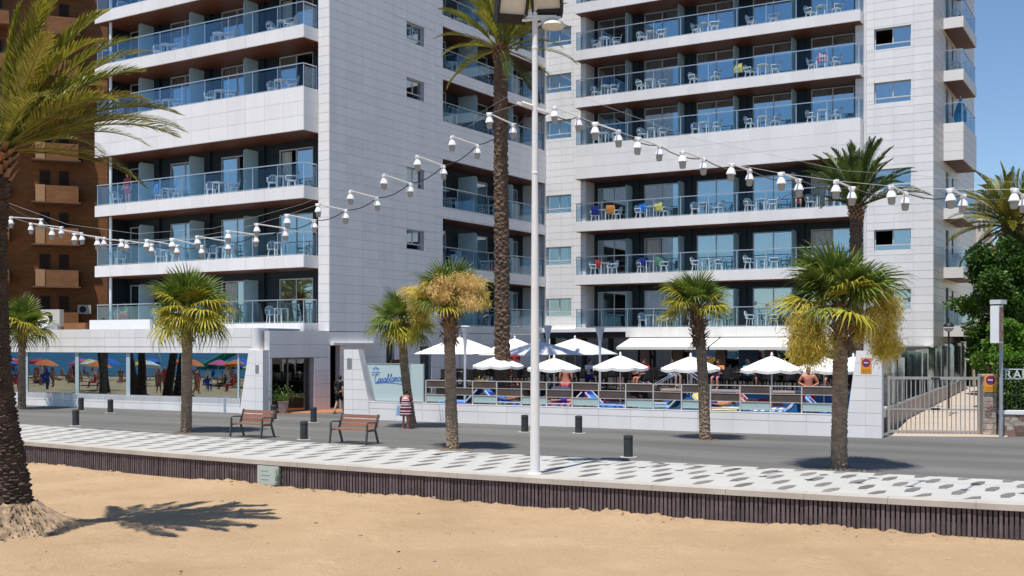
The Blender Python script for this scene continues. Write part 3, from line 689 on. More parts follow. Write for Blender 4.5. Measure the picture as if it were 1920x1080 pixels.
def stroke(pts, w, y=-.004):
    out = []
    for i in range(len(pts) - 1):
        p0, p1, p2, p3 = (pts[max(i - 1, 0)], pts[i], pts[i + 1], pts[min(i + 2, len(pts) - 1)])
        for k in range(5):
            t = k / 5; out.append(tuple(.5 * ((2 * b) + (-a + c) * t + (2 * a - 5 * b + 4 * c - d) * t * t + (-a + 3 * b - 3 * c + d) * t ** 3) for a, b, c, d in zip(p0, p1, p2, p3)))
    out.append(pts[-1]); g = G(); g.tube([(a, y, b) for a, b in out], w, 5); return g
xc = .36; adv = {'C': .62, 'a': .62, 's': .48, 'b': .55, 'l': .42, 'n': .64, 'c': .5}
for i, ch in enumerate('Casablanca'):
    sc_ = .30 if ch == 'C' else .26; ln = [(xc + (a + .25 * b) * sc_ * .88, 1.50 + b * sc_ * 1.15 + .018 * i * .5) for a, b in GL[ch]]
    obj('letter_stroke', stroke(ln, .013), INK, sg); xc += adv[ch] * sc_ * .90
obj('flourish', stroke([(.42, 1.47), (.8, 1.50), (1.3, 1.49), (1.9, 1.42)], .012), INK, sg)
INK2 = mat('sign_pale_blue_paint', (.12, .32, .66), .5, .1)
for i, (a, b) in enumerate(((.34, 1.93), (.44, 1.97), (.53, 1.92))):
    obj('palm_emblem', stroke([(a, b), (a + .01, b + .10), (a + .05, b + .15)], .010), INK2, sg)
    obj('palm_emblem', stroke([(a - .05, b + .10), (a + .0, b + .15), (a + .07, b + .10)], .010), INK2, sg)
obj('emblem_waterline', stroke([(.24, 1.92), (.4, 1.90), (.55, 1.92), (.66, 1.90)], .012), INK2, sg)
tx = bpy.data.curves.new('small_word', 'FONT'); tx.body = 'HOTEL'; tx.size = .085; tx.extrude = .002; tx.materials.append(mat('sign_dark_blue_paint', (.06, .14, .34), .5, .1))
o = textobj('small_word', tx, sg, (.24, -.006, 1.765), (rad(90), 0, 0))
# fence on the wall: checkerboard of brown boards, gaps and frosted panes
fn = thing('pool_fence', 'pool fence with a checkerboard of brown boards and frosted panes', 'fence', WO, wang)
BRN = mat('brown_board', (.095, .070, .058), .6, .2, 3, rnd=.1); PALEG = frosted('fence_frosted_pane', (.50, .64, .62), .25)
PALM_ = mat('pale_fence_post', (.52, .49, .45), .45, .06)
xf = [3.75 + i * 1.032 for i in range(16)]
for i, x in enumerate(xf):
    ub('fence_post', fn, x - .022, x + .022, .12, .165, .73, 1.62, PALM_)
for i in range(15):
    a, b = xf[i] + .03, xf[i + 1] - .03
    if i % 2 == 0:
        ub('brown_board', fn, a, b, .13, .15, 1.35, 1.60, BRN); ub('frosted_pane', fn, a, b, .135, .148, .80, 1.06, PALEG)
    else: ub('brown_board', fn, a, b, .13, .15, 1.06, 1.33, BRN)
    for z in (1.60, 1.335, 1.06): ub('fence_rail', fn, a - .005, b + .005, .115, .16, z, z + .02 if z < 1.6 else z + .03, PALM_)
    ub('fence_rail', fn, a - .005, b + .005, .115, .16, .745, .765, DARKM)

TZ = .52
# ================================================================== POOL TERRACE
TERR = mat('terrace_tiles', (.085, .062, .05), .7, .2, 1.5); TERRD = mat('dark_deck', (.03, .024, .021), .7, .25, 2)
g = G(); q = [WM @ Vector(p) for p in ((.4, .34, TZ), (20.4, .34, TZ), (21.5, 24, TZ), (-2.5, 10.5, TZ))]; q[3] = LBM @ Vector((.5, 1.0, TZ)); q.insert(3, LBM @ Vector((.3, 19.5, TZ)))
g.add(q + [(a.x, a.y, -.1) for a in q], [tuple(range(5))] + [(i, 5 + i, 5 + (i + 1) % 5, (i + 1) % 5) for i in range(5)])
struct('terrace_floor', g, TERR)
# raised upper terrace and pool basin
UZ = 1.12
g = G(); q = [Vector(p) for p in ((-3.6, 53.2), (4.4, 47.6), (13.3, 43.2), (16.5, 52), (4.4, 66.5), (1.6, 66))]
g.prism([(a.x, a.y) for a in q], lambda a, b, t: (a, b, t), .3, UZ); struct('upper_terrace_floor', g, TERRD)
pl = thing('pool_basin', 'raised pool basin with blue mosaic sides and pinkish coping', 'pool', (0, 0, 0))
MOS = mat('blue_mosaic', (.03, .17, .46), .25, .2, 9); COPP = mat('pink_coping', (.50, .36, .28), .7, .12, 2)
a0, a1 = Vector((5.9, 43.6)), Vector((12.4, 40.1)); dn = Vector((.45, .893))
g = G(); pts = [a0, a1, a1 + dn * 2.6, a0 + dn * 2.6]; g.prism([(p.x, p.y) for p in pts], lambda a, b, t: (a, b, t), TZ, 1.20); obj('mosaic_side', g, MOS, pl)
g = G(); dl = (a1 - a0).normalized(); pts = [a0 - dl * .1 - dn * .08, a1 + dl * .1 - dn * .08, a1 + dl * .1 + dn * .3, a0 - dl * .1 + dn * .3]; g.prism([(p.x, p.y) for p in pts], lambda a, b, t: (a, b, t), 1.205, 1.275); obj('coping', g, COPP, pl)
# stainless pool steps rail
pr = thing('pool_ladder', 'stainless steel pool ladder with curved double handrails', 'ladder', (6.55, 43.6, 1.2), wang)
for dy in (0, .55):
    g = G(); g.tube([(-1.55, dy, .30), (-1.2, dy, .16), (-.75, dy, .42), (-.15, dy, .72), (.1, dy, .78), (.35, dy, .68), (.9, dy, .30), (1.1, dy, -.1)], .022, 8); autosmooth(obj('handrail', g, STEEL, pr))
    for x, z in ((-.2, .7), (.3, .7)): g = G(); g.tube([(x, dy, 0), (x, dy, z)], .02, 6); obj('upright', g, STEEL, pr)

# ---- parasols
CANV = mat('parasol_canvas', (.80, .78, .73), .85, .04, 2)
CANVG = mat('grey_parasol_canvas', (.62, .62, .64), .85, .08, 2)
def parasol(loc, r, ztop, drop, sides, label, m=CANV, rz=0.0, val=.10, sag=.06):
    t = thing('parasol', label, 'parasol', loc, rz, 'white parasols on the pool terrace'); z0 = loc[2]
    h = ztop - z0; n = sides * 4; g = G(); vs = [(0, 0, h)]; rings = 5
    for j in range(1, rings + 1):
        f = j / rings
        for k in range(n):
            a = 2 * pi * k / n; ph = (k % 4) / 4; rr = r * f * (cos(pi / sides) / cos((ph - .5) * 2 * pi / sides) if sides < 8 else 1 - .07 * sin(pi * ph) * f)
            vs.append((rr * cos(a), rr * sin(a), h - drop * (f ** 1.12) - (sag * sin(pi * ph) * (1 if sides >= 8 else .4)) * f * (1 if sides >= 8 else -.2)))
    vs += [(x, y, z - val * (1 if sides >= 8 else .25)) for x, y, z in vs[1 + (rings - 1) * n:1 + rings * n]]
    fs = [(0, 1 + k, 1 + (k + 1) % n) for k in range(n)]
    for j in range(rings): fs += [(1 + j * n + k, 1 + (j + 1) * n + k, 1 + (j + 1) * n + (k + 1) % n, 1 + j * n + (k + 1) % n) for k in range(n)]
    g.add(vs, fs); o = obj('canopy', g, m, t); autosmooth(o, 28)
    g = G(); g.tube([(0, 0, -.02), (0, 0, h + .02)], .028, 8); obj('pole', g, PLASTIC, t)
    g = G(); g.lathe([(.045, 0), (.05, .05), (.015, .13)], 8, (0, 0, h + .0)); obj('finial', g, PLASTIC, t)
    g = G(); g.lathe([(.26, 0), (.25, .07), (.05, .09)], 12); obj('base', g, DARKM, t)
    for k in range(sides):
        a = 2 * pi * k / sides; g = G(); g.tube([(0, 0, h - drop * .95), (r * .52 * cos(a), r * .52 * sin(a), h - drop * .56)], .010, 4); obj('rib', g, STEEL, t)
fr_ = [(934, 667, 49, 18, 44.2, 'second white round parasol from the left, against the tall palm trunk'), (1039, 671, 51, 19, 42.5, 'white round parasol just right of the white lamp post'),
       (1163, 666, 53, 22, 42.0, 'white round parasol over the red cooler below the awning end'), (1295, 668, 56, 22, 41.0, 'white round parasol above the stainless pool ladder'),
       (1447, 667, 58, 25, 39.6, 'white round parasol left of the shirtless man in red shorts'), (1545, 668, 58, 25, 40.6, 'white round parasol behind the thick fan palm trunk')]
for px, py, hw, dr, Y, lb in fr_:
    p = WD(px, py, Y); s_ = Y / 2100; parasol((p.x, p.y, TZ), hw * s_ * 1.02, p.z, dr * s_, 8, lb, rz=R.uniform(0, .7))
for px, py, hw, dr, Y, lb, m in ((862, 632, 84, 31, 50.5, 'large square parasol at the far left of the terrace', CANV), (965, 634, 66, 31, 53.0, 'large square parasol behind the tall palm trunk', CANV), (1012, 640, 82, 24, 47.5, 'large square parasol crossed by the lamp post', CANVG), (1078, 634, 84, 30, 51.5, 'large greyish square parasol between the post and the awning', CANVG), (1600, 668, 66, 22, 43.5, 'white square parasol at the right end beside the pylon', CANV)):
    p = WD(px, py, Y); s_ = Y / 2100; parasol((p.x, p.y, TZ if Y < 48 else UZ), hw * s_ * 1.05, p.z, dr * s_, 4, lb, m, rz=rad(20) + R.uniform(-.1, .1))

# ---- sun loungers along the fence
BLUEF = mat('blue_sling', (.02, .13, .50), .7, .08); TOW = {}
def towelmat(n, c, c2=None): return mat('towel_' + n, c, .9, .25, 5, col2=c2)
lm = {}
def lounger(x, y, rz, label, head=False):
    t = thing('sun_lounger', label, 'sun lounger', WM @ Vector((x, y, TZ)), wang + rz, 'sun loungers behind the pool fence')
    if not lm:
        g = G(); g.box(-.95, .42, -.31, -.27, .26, .30); g.box(-.95, .42, .27, .31, .26, .30); g.box(-.98, -.94, -.31, .31, .26, .30); g.bar((.40, -.29, .28), (.85, -.29, .72), .04, .04); g.bar((.40, .29, .28), (.85, .29, .72), .04, .04); lm['frame'] = g.mesh('lounger_frame', PLASTIC)
        g = G(); g.box(-.94, .42, -.268, .268, .275, .29); g.hexa([(.42, -.27, .275), (.85, -.27, .705), (.85, .27, .705), (.42, .27, .275), (.42, -.27, .29), (.85, -.27, .72), (.85, .27, .72), (.42, .27, .29)]); lm['sling'] = g.mesh('lounger_sling', BLUEF)
        g = G(); g.box(-.03, .03, -.03, .03, 0, .27); lm['leg'] = g.mesh('lounger_leg', PLASTIC)
    put('frame', lm['frame'], t); put('sling', lm['sling'], t)
    for lx in (-.75, .35):
        for ly in (-.28, .28): put('leg', lm['leg'], t, (lx, ly, 0))
    return t
def towel(x, y, rz, cols, label, hang=True):
    g = G(); n = 14
    vs = []
    for i in range(n + 1):
        u = -.8 + 1.66 * i / n; z = .30 if u < .42 else .30 + (u - .42) * 1.02
        for k in range(6):
            v = -.34 + .68 * k / 5; vs.append((u, v, z + (-.10 if hang and k in (0, 5) else 0) + R.uniform(0, .012)))
    g.add(vs, [(i * 6 + k, (i + 1) * 6 + k, (i + 1) * 6 + k + 1, i * 6 + k + 1) for i in range(n) for k in range(5)])
    o = obj('beach_towel', g, cols[0]); o.data.materials.append(cols[1])
    for p in o.data.polygons: p.material_index = 1 if (p.index // 5) % 5 in (1, 3) else 0
    o.location = WM @ Vector((x, y, TZ + .003)); o.rotation_euler = (0, 0, wang + rz); return tag(o, label, 'towel', 'towels on the loungers')
tc = lambda n, c: mat('towel_' + n, c, .95, .15, 6)
TB, TN, TY, TG, TR, TC, TP, TW, TO = tc('blue', (.03, .20, .62)), tc('navy', (.015, .03, .22)), tc('yellow', (.75, .62, .18)), tc('green', (.10, .25, .16)), tc('red', (.42, .05, .05)), tc('cyan', (.05, .42, .48)), tc('pink', (.55, .10, .28)), tc('white', (.7, .7, .7)), tc('orange', (.75, .25, .05))
specs = [(4.7, 1.1, (TB, TB), 'plain blue'), (6.8, 1.15, (TN, TB), 'navy and blue'), (9.1, 1.1, (TP, TN), 'pink and navy'), (11.0, 1.1, (TB, TN), 'bright blue'), (13.0, 1.15, (TB, TG), 'blue and green'), (15.1, 1.1, (TY, TY), 'yellow'), (17.1, 1.1, (TB, TW), 'blue and white'), (19.0, 1.2, (TN, TB), 'dark blue'),
         (7.7, 3.0, (TC, TO), 'turquoise and orange'), (10.2, 3.0, (TN, TR), 'navy and red'), (12.3, 2.9, (TC, TP), 'cyan and pink'), (16.2, 2.8, (TR, TR), 'red'), (5.5, 3.0, (TB, TN), 'royal blue')]
for i, (x, y, c, nm) in enumerate(specs):
    rz = R.uniform(-.12, .12) + (pi if i % 2 else 0)
    lounger(x, y, rz, f'white framed sun lounger under the {nm} towel behind the pool fence'); towel(x, y, rz, c, f'{nm} beach towel spread on a lounger behind the fence')
# ---- dark dining chairs and tables on the upper terrace
WICK = mat('dark_wicker', (.022, .018, .016), .6, .3, 30, bump=.3, bscale=60)
dm = {}
def dining_chair(loc, rz, label):
    if not dm:
        g = G(); g.box(-.24, .24, -.24, .24, .40, .46); dm['seat'] = g.mesh('dining_seat', WICK)
        g = G(); pts = [(-.26, -.05), (-.24, .20), (-.1, .27), (.1, .27), (.24, .20), (.26, -.05), (.22, -.05), (.20, .17), (.08, .23), (-.08, .23), (-.20, .17), (-.22, -.05)]
        g.prism(pts, lambda a, b, t: (a, b, t), .46, .84); dm['back'] = g.mesh('dining_back', WICK)
        g = G(); g.box(-.02, .02, -.02, .02, 0, .40); dm['leg'] = g.mesh('dining_leg', WICK)
    t = thing('wicker_chair', label, 'chair', loc, rz, 'dark chairs on the restaurant terrace')
    put('seat', dm['seat'], t); put('backrest', dm['back'], t)
    for a in (-.2, .2):
        for b in (-.2, .2): put('leg', dm['leg'], t, (a, b, 0))
def dining_table(loc, label):
    t = thing('bistro_table', label, 'table', loc, R.uniform(0, 1), 'tables on the restaurant terrace')
    g = G(); g.lathe([(.42, .71), (.43, .725), (.42, .74)], 20); obj('table_top', g, mat('dark_table_top', (.05, .05, .052), .3, .2), t)
    g = G(); g.lathe([(.26, 0), (.25, .02), (.035, .04), (.03, .71)], 12); obj('pedestal', g, DARKM, t)
lamp_m = mat('white_china', (.8, .8, .78), .3, .02)
tabs = [(868, 47.8), (925, 52.5), (1000, 50.0), (1050, 54), (1098, 48.6), (1138, 51.5), (1195, 47.0), (1250, 50.5), (1330, 47.5), (1392, 47), (1398, 50.5), (1470, 46.4), (1545, 45.0), (1590, 47.0), (1300, 52)]
for i, (px, Y) in enumerate(tabs):
    x = (px - 960) / 2100 * Y; zf = UZ
    dining_table((x, Y, zf), f'round dark bistro table, {ORD[i]} in the terrace row')
    for k in range(4):
        a = R.uniform(0, .6) + k * 1.57; dining_chair((x + .72 * cos(a), Y + .72 * sin(a), zf), a - pi / 2, f'dark wicker chair at the {ORD[i]} bistro table, ' + ('first seat', 'second seat', 'third seat', 'fourth seat')[k])
    g = G(); g.lathe([(.05, 0), (.075, .05), (.04, .11), (.01, .13)], 10); o = obj('table_lantern', g, lamp_m); o.location = (x + .1, Y - .1, zf + .742); tag(o, f'small white lantern on the {ORD[i]} bistro table', 'lantern', 'white table lanterns')
# red cooler tub and planter on the terrace
o = thing('cooler_tub', 'red drinks tub under the parasol behind the fence', 'tub', WM @ Vector((9.55, 2.2, TZ)))
obj('tub', G().lathe([(.17, .35), (.22, .78), (.20, .78)], 14), RED, o); obj('tub_stand', G().lathe([(.14, 0), (.05, .03), (.05, .34), (.15, .349)], 12), DARKM, o)
o = thing('rolled_cushion', 'white rolled cushion on a low dark stool behind the fence', 'cushion', WM @ Vector((8.6, 2.1, TZ)))
g = G(); g.tube([(-.35, 0, .72), (-.2, 0, .74), (.2, 0, .74), (.35, 0, .72)], [.10, .14, .14, .10], 12); autosmooth(obj('cushion', g, SWH, o)); obj('stool', G().box(-.3, .3, -.2, .2, 0, .6), WICK, o)
# ================================================================== STREET FURNITURE
# bollards
bm_ = {}
g = G(); g.lathe([(.135, .0), (.135, .02), (.122, .022), (.122, .50), (.126, .502), (.126, .56), (.118, .58), (.05, .595)], 20); bm_['post'] = g.mesh('bollard_post', mat('bollard_paint', (.038, .042, .043), .55, .2, 6, bump=.1), False)
g = G(); g.lathe([(.1235, .475), (.1235, .49)], 20, caps=False); bm_['band'] = g.mesh('bollard_band', BLACKP)
g = G(); g.lathe([(.23, .002), (.225, .012), (.13, .014)], 20); bm_['foot'] = g.mesh('bollard_foot', COPE)
for m_ in bm_.values():
    for p in m_.polygons: p.use_smooth = True
    m_.set_sharp_from_angle(angle=rad(35))
bl = [(142, 798, 'front left of the shop window'), (152, 770, 'close to the shop wall at far left'), (207, 774, 'below the second mirror pane of the shop'), (570, 824, 'between the two benches'), (588, 792, 'in front of the hotel doorway'), (513, 787, 'behind the left bench back'),
      (984, 810, 'just left of the white lamp post'), (1085, 812, 'right of the white lamp post near the pool wall'), (1178, 857, 'standing alone at the edge of the white paving')]
for px, py, lb in bl:
    t = thing('bollard', 'dark grey round bollard ' + lb, 'bollard', W(px, py), 0, 'bollards along the road')
    put('post', bm_['post'], t); put('band', bm_['band'], t); put('foot', bm_['foot'], t)
# benches
WOOD = mat('bench_wood', (.25, .115, .072), .55, .2, 3, rnd=.12, stretch=(1, 1, 8), bump=.1)
IRON = mat('bench_iron', (.075, .08, .082), .5, .15)
def bench(loc, rz, label):
    t = thing('park_bench', label, 'bench', loc, rz, 'benches on the promenade')
    for k, y in enumerate((-.19, -.06, .07)):
        g = G(); g.box(-.74, .74, y - .055, y + .055, .42, .455); obj('seat_plank', g, WOOD, t)
    for k, z in enumerate((.55, .68, .81)):
        y0 = .17 + (z - .45) * .28; g = G(); g.hexa([(-.74, y0 - .005, z - .055), (.74, y0 - .005, z - .055), (.74, y0 + .03, z - .06), (-.74, y0 + .03, z - .06), (-.74, y0 + .022, z + .05), (.74, y0 + .022, z + .05), (.74, y0 + .057, z + .045), (-.74, y0 + .057, z + .045)]); obj('back_plank', g, WOOD, t)
    for x in (-.70, .70):
        g = G(); g.bar((x, -.30, 0), (x, -.24, .44), .045, .06, (0, 1, 0)); g.bar((x, -.25, .43), (x, -.25, .60), .042, .055, (0, 1, 0)); obj('front_leg', g, IRON, t)
        g = G(); g.bar((x, .30, 0), (x, .14, .44), .046, .06, (0, 1, 0)); g.bar((x, .14, .42), (x, .30, .88), .043, .05, (0, 1, 0)); obj('rear_leg', g, IRON, t)
        g = G(); g.tube([(x, -.25, .58), (x, -.24, .635), (x, -.18, .655), (x, .05, .65), (x, .20, .64)], .024, 8); obj('armrest', g, IRON, t)
        g = G(); g.bar((x, -.26, .40), (x, .18, .40), .04, .035); obj('seat_bearer', g, IRON, t)
bench((-8.43, 36.35, 0), rad(-33), 'brown slatted bench left of the dark bollard, before the hotel door')
bench((-4.80, 34.0, 0), rad(-31), 'brown slatted bench right of the dark bollard, before the white pylon')
# ---- tall white lamp post with floodlights
LP = W(1003, 888); lp = thing('lamp_post', 'tall white lamp post carrying floodlights and the festoon strings', 'lamp post', LP)
PW = mat('white_pole_paint', (.76, .75, .72), .4, .05, 3)
g = G(); g.tube([(0, 0, 0), (0, 0, 3.0), (0, 0, 6.9), (0, 0, 9.9), (0, 0, 10.9)], [.116, .096, .072, .066, .062], 20); autosmooth(obj('pole', g, PW, lp))
g = G(); g.lathe([(.17, 0), (.165, .02), (.13, .025)], 20); obj('base_plate', g, PW, lp)
g = G(); g.lathe([(.068, 0), (.074, .02), (.074, .06), (.067, .08)], 20, (0, 0, 9.85)); g.lathe([(.073, 0), (.080, .02), (.080, .05), (.073, .07)], 20, (0, 0, 6.95)); autosmooth(obj('joint_collar', g, PW, lp))
LENS = mat('floodlight_lens', (.62, .60, .52), .25, .1, 3)
def flood(x, z, tilt, rz):
    m = Matrix.Translation((x, -.15, z)) @ Matrix.Rotation(rz, 4, 'Z') @ Matrix.Rotation(tilt, 4, 'X')
    g = G(); bxs = [(-.36, .36, -.04, .22, -.30, .30), (-.25, .25, .22, .34, -.2, .2)]
    for b in bxs:
        h = G().box(*b); g.add([m @ Vector(v) for v in h.v], h.f)
    h = G().box(-.34, .34, -.10, .30, -.46, -.302).box(-.36, -.31, -.14, -.04, -.3, .3).box(.31, .36, -.14, -.04, -.3, .3).box(-.31, .31, -.14, -.04, -.3, -.25).box(-.31, .31, -.14, -.04, .25, .3); g.add([m @ Vector(v) for v in h.v], h.f)
    f = obj('floodlight', g, BLACKP, lp); h = G().box(-.305, .305, -.06, -.05, -.245, .245); g2 = G(); g2.add([m @ Vector(v) for v in h.v], h.f); obj('lens', g2, LENS, f)
flood(-.52, 10.90, rad(30), rad(14)); flood(.27, 11.02, rad(38), rad(-8))
g = G(); g.tube([(-.30, -.02, 10.53), (.60, -.02, 10.60)], .035, 8); g.box(-.25, .50, -.06, .06, 10.58, 10.64); obj('crossbar', g, PW, lp)
g = G(); g.tube([(.05, 0, 10.42), (.3, 0, 10.55), (.55, 0, 10.55)], .03, 8); lum = obj('luminaire_arm', g, PW, lp)
g = G(); g.lathe([(.02, .13), (.12, .10), (.25, .02), (.27, -.03), (.24, -.08), (.1, -.12), (.02, -.125)], 24, (.42, -.05, 10.42)); autosmooth(obj('luminaire_dish', g, mat('luminaire_cream', (.62, .60, .50), .35, .05), lum))
g = G(); g.bar((-.42, .0, 8.62), (.45, .0, 8.36), .09, .05); g.tube([(-.30, -.06, 8.62), (-.06, -.06, 8.54)], .03, 6); obj('string_bracket', g, PW, lp)
g = G(); g.tube([(.1, .05, 8.2), (.25, .05, 8.35), (.40, .03, 8.42)], .012, 6); obj('feed_cable', g, DARKM, lp)
# ---- festoon strings: two cables joined by white rods, a lamp at each rod end
lampm = {}
g = G(); g.lathe([(.045, .315), (.060, .30), (.060, .255), (.042, .245), (.050, .225), (.078, .17), (.098, .115), (.100, .095)], 14); lampm['cap'] = g.mesh('lamp_cap', PLASTIC)
g = G(); g.lathe([(.076, .098), (.066, -.02), (.050, -.045), (.01, -.05)], 14); lampm['lens'] = g.mesh('lamp_lens', frosted('lamp_ribbed_glass', (.50, .53, .54), .6))
g = G(); g.box(-.07, .07, -.03, .03, .285, .335); lampm['clamp'] = g.mesh('lamp_clamp', PLASTIC)
for k in ('cap', 'lens'):
    for p in lampm[k].polygons: p.use_smooth = True
    lampm[k].set_sharp_from_angle(angle=rad(40))
def festoon_lamp(p, lb, s):
    t = thing('festoon_lamp', lb, 'lamp', (p.x, p.y, p.z - .31 * s), R.uniform(0, 6), 'festoon lamps'); t.scale = (s, s, s); t.rotation_euler = (R.uniform(-.06, .06), R.uniform(-.06, .06), R.uniform(0, 6))
    put('shade', lampm['cap'], t); put('lens', lampm['lens'], t); put('clamp', lampm['clamp'], t)
nearL = [(918, 213), (848, 256), (783, 293), (720, 328), (657, 358), (597, 383), (539, 403), (482, 420), (428, 433), (371, 443), (323, 448), (275, 450), (228, 450), (183, 446), (140, 438), (97, 428), (58, 419), (20, 407)]
farL = [(962, 233), (895, 272), (832, 311), (769, 344), (708, 371), (648, 394), (590, 413), (535, 428), (480, 440), (428, 453), (378, 461), (331, 460), (284, 458), (238, 453), (195, 446), (154, 437), (115, 426), (77, 411)]
nearR = [(1040, 201), (1116, 231), (1195, 259), (1280, 283.5), (1370, 307), (1465, 325), (1567, 339), (1672, 349), (1783, 355), (1901, 355)]
farR = [(1085, 218), (1160, 246), (1236, 273), (1319, 298), (1405, 319), (1498, 337), (1597, 352), (1697, 362), (1805, 366), (1918, 366)]
def planL(px, off): k = (px - 960) / 2100; return (26.2 + off) / (1 + .66 * k)
def planR(px, off): k = (px - 960) / 2100; return (26.0 + off) / (1 + .55 * k)
CABLE = mat('dark_cable', (.03, .03, .03), .6, .1); CABW = mat('pale_wire', (.45, .45, .45), .5, .1)
def string(nm, near, far, plan, lab, side):
    N_ = [WD(x, y, plan(x, 0)) for x, y in near]; F_ = [WD(x, y, plan(x, 1.25)) for x, y in far]
    t = thing('festoon_string', lab, 'light string', (0, 0, 0), 0, 'festoon light strings')
    a_n, a_f = LP + Vector((-.3 if nm == 'left' else .3, -.3, 8.55)), LP + Vector((-.2 if nm == 'left' else .45, .3, 8.4))
    def ext(L_): return L_[-1] + (L_[-1] - L_[-2]) * 1.6
    zoff = Vector((0, 0, .0))
    g = G(); g.tube([a_n] + N_ + [ext(N_)], .0035, 4); obj('near_cable', g, CABW, t)
    g = G(); pts = [a_f] + F_ + [ext(F_)]; sg_ = []
    for i in range(len(pts) - 1):
        for k in range(4): q = pts[i].lerp(pts[i + 1], k / 4); q.z -= .10 * sin(pi * k / 4) ; sg_.append(q)
    sg_.append(pts[-1]); g.tube(sg_, .013, 6); obj('feed_cable', g, CABLE, t)
    top = [a_n + Vector((0, 0, .35))] + [N_[i].lerp(F_[i], .5) + Vector((0, 0, .16 + .3 * (1 - i / len(N_)))) for i in range(0, len(N_), 3)] + [ext(N_) + Vector((0, 0, .5))]
    g = G(); g.tube(top, .0035, 4); obj('carrying_wire', g, CABW, t)
    for i, (a, b) in enumerate(zip(N_, F_)):
        g = G(); g.tube([a, b], .019, 6); obj('spreader_rod', g, PW, t)
        festoon_lamp(a, f'white festoon lamp, {ORD[i]} from the post on the near wire, {side} string', 1.0 + .05 * R.uniform(-1, 1))
        festoon_lamp(b, f'white festoon lamp, {ORD[i]} from the post on the far wire, {side} string', 1.0 + .05 * R.uniform(-1, 1))
string('left', nearL, farL, planL, 'double festoon string sagging from the post across the left block', 'left')
string('right', nearR, farR, planR, 'double festoon string sagging from the post towards the sky side', 'right')
# ---- trumpet lamps on the terrace
GREY = mat('grey_lamp_paint', (.52, .54, .56), .4, .08)
for px, py, Y, lb in ((872, 612, 44.4, 'grey trumpet-shaped street lamp left of the tall palm'), (1027, 611, 48.5, 'grey trumpet-shaped lamp close right of the white post'), (1125, 615, 46.5, 'grey trumpet-shaped lamp left of the awning end')):
    p = WD(px, py, Y); t = thing('trumpet_lamp', lb, 'street lamp', (p.x, p.y, TZ), 0, 'trumpet lamps'); h = p.z - TZ
    g = G(); g.lathe([(.055, 0), (.05, h - .9)], 12); autosmooth(obj('pole', g, GREY, t)); g = G(); g.lathe([(.05, h - .9), (.075, h - .55), (.13, h - .22), (.175, h - .08), (.17, h - .03)], 16); autosmooth(obj('trumpet_head', g, GREY, t), 60)
    g = G(); g.lathe([(.185, h - .035), (.20, h - .01), (.16, h + .02), (.02, h + .03)], 16); autosmooth(obj('head_cap', g, mat('pale_lamp_cap', (.6, .61, .62), .4, .05), t))
# info panel at the sea wall
pp = W(456, 892, -.58); sl = (fedge(-6.2) - fedge(-6.4)) / .2
t = thing('info_panel', 'pale green information panel set into the slatted sea wall', 'panel', (-6.29, fedge(-6.29) + .02, -.62), atan2(sl, 1))
g = G(); g.box(-.36, .36, -.02, .06, 0, .49); obj('panel_board', g, mat('pale_green_panel', (.42, .50, .46), .4, .06, 4), t)
for k, (a, b) in enumerate(((-.24, .0), (-.24, .08), (-.24, .02))): ub('print_line', t, a, b, -.024, -.02, .34 - k * .11, .36 - k * .11, mat('grey_print', (.22, .29, .29), .7, .1))
ub('panel_edge', t, -.36, -.29, -.026, -.0201, 0, .49, mat('panel_edge_grey', (.5, .51, .5), .5, .05))
wd_ = thing('weed', 'small green weed growing up the right edge of the info panel', 'plant', (-6.0, fedge(-6.0) - .05, -.62)); g = G()
for k in range(70):
    z = R.uniform(.02, .45); a = R.uniform(0, 6.28); r = R.uniform(.01, .10); c = Vector((r * cos(a) - .02, r * sin(a) * .5, z)); d = Vector((cos(a), sin(a) * .5, R.uniform(-.3, .6))) * .05; e = Vector((-d.y, d.x, .01)) * .4
    g.add([c - e * .3, c + d * .5 - e, c + d, c + d * .5 + e], [(0, 1, 2, 3)])
obj('leaves', g, leafmat('weed_leaf', (.08, .16, .05), (.16, .26, .10)), wd_); g = G()
for k in range(4): g.tube([(R.uniform(-.03, .03), 0, 0), (R.uniform(-.06, .06), R.uniform(-.03, .03), .42)], .004, 4)
obj('stems', g, MATS['weed_leaf'], wd_)

# ================================================================== RIGHT SIDE: GATE, STONE WALL, SIGNS
gt = thing('driveway_gate', 'wide grey steel gate of upright bars across the driveway', 'gate', WD(1666, 812, 37.4) * 1.0)
gt.location.z = .06; A_ = Vector((12.58, 37.4, .06)); B_ = Vector((15.42, 37.0, .06)); gt.location = A_; ga = atan2(B_.y - A_.y, B_.x - A_.x); gt.rotation_euler = (0, 0, ga); gl = (B_ - A_).length
GATE = mat('grey_gate_steel', (.42, .40, .37), .4, .1, 4, metal=.3)
for z, h in ((.02, .07), (.76, .05), (1.78, .09)): ub('gate_rail', gt, 0, gl, -.03, .03, z, z + h, GATE)
for x in (0, gl): ub('gate_stile', gt, x - .04, x + .04, -.041, .041, 0, 1.90, GATE)
nb = 20
for i in range(1, nb): x = gl * i / nb; ub('gate_bar', gt, x - .016, x + .016, -.015, .015, .09, 1.78, GATE)
for x, z in ((gl * .52, 1.79), (gl * .52, .77)): ub('gate_lock', gt, x - .14, x + .14, -.05, .05, z - .01, z + .06, DARKM)
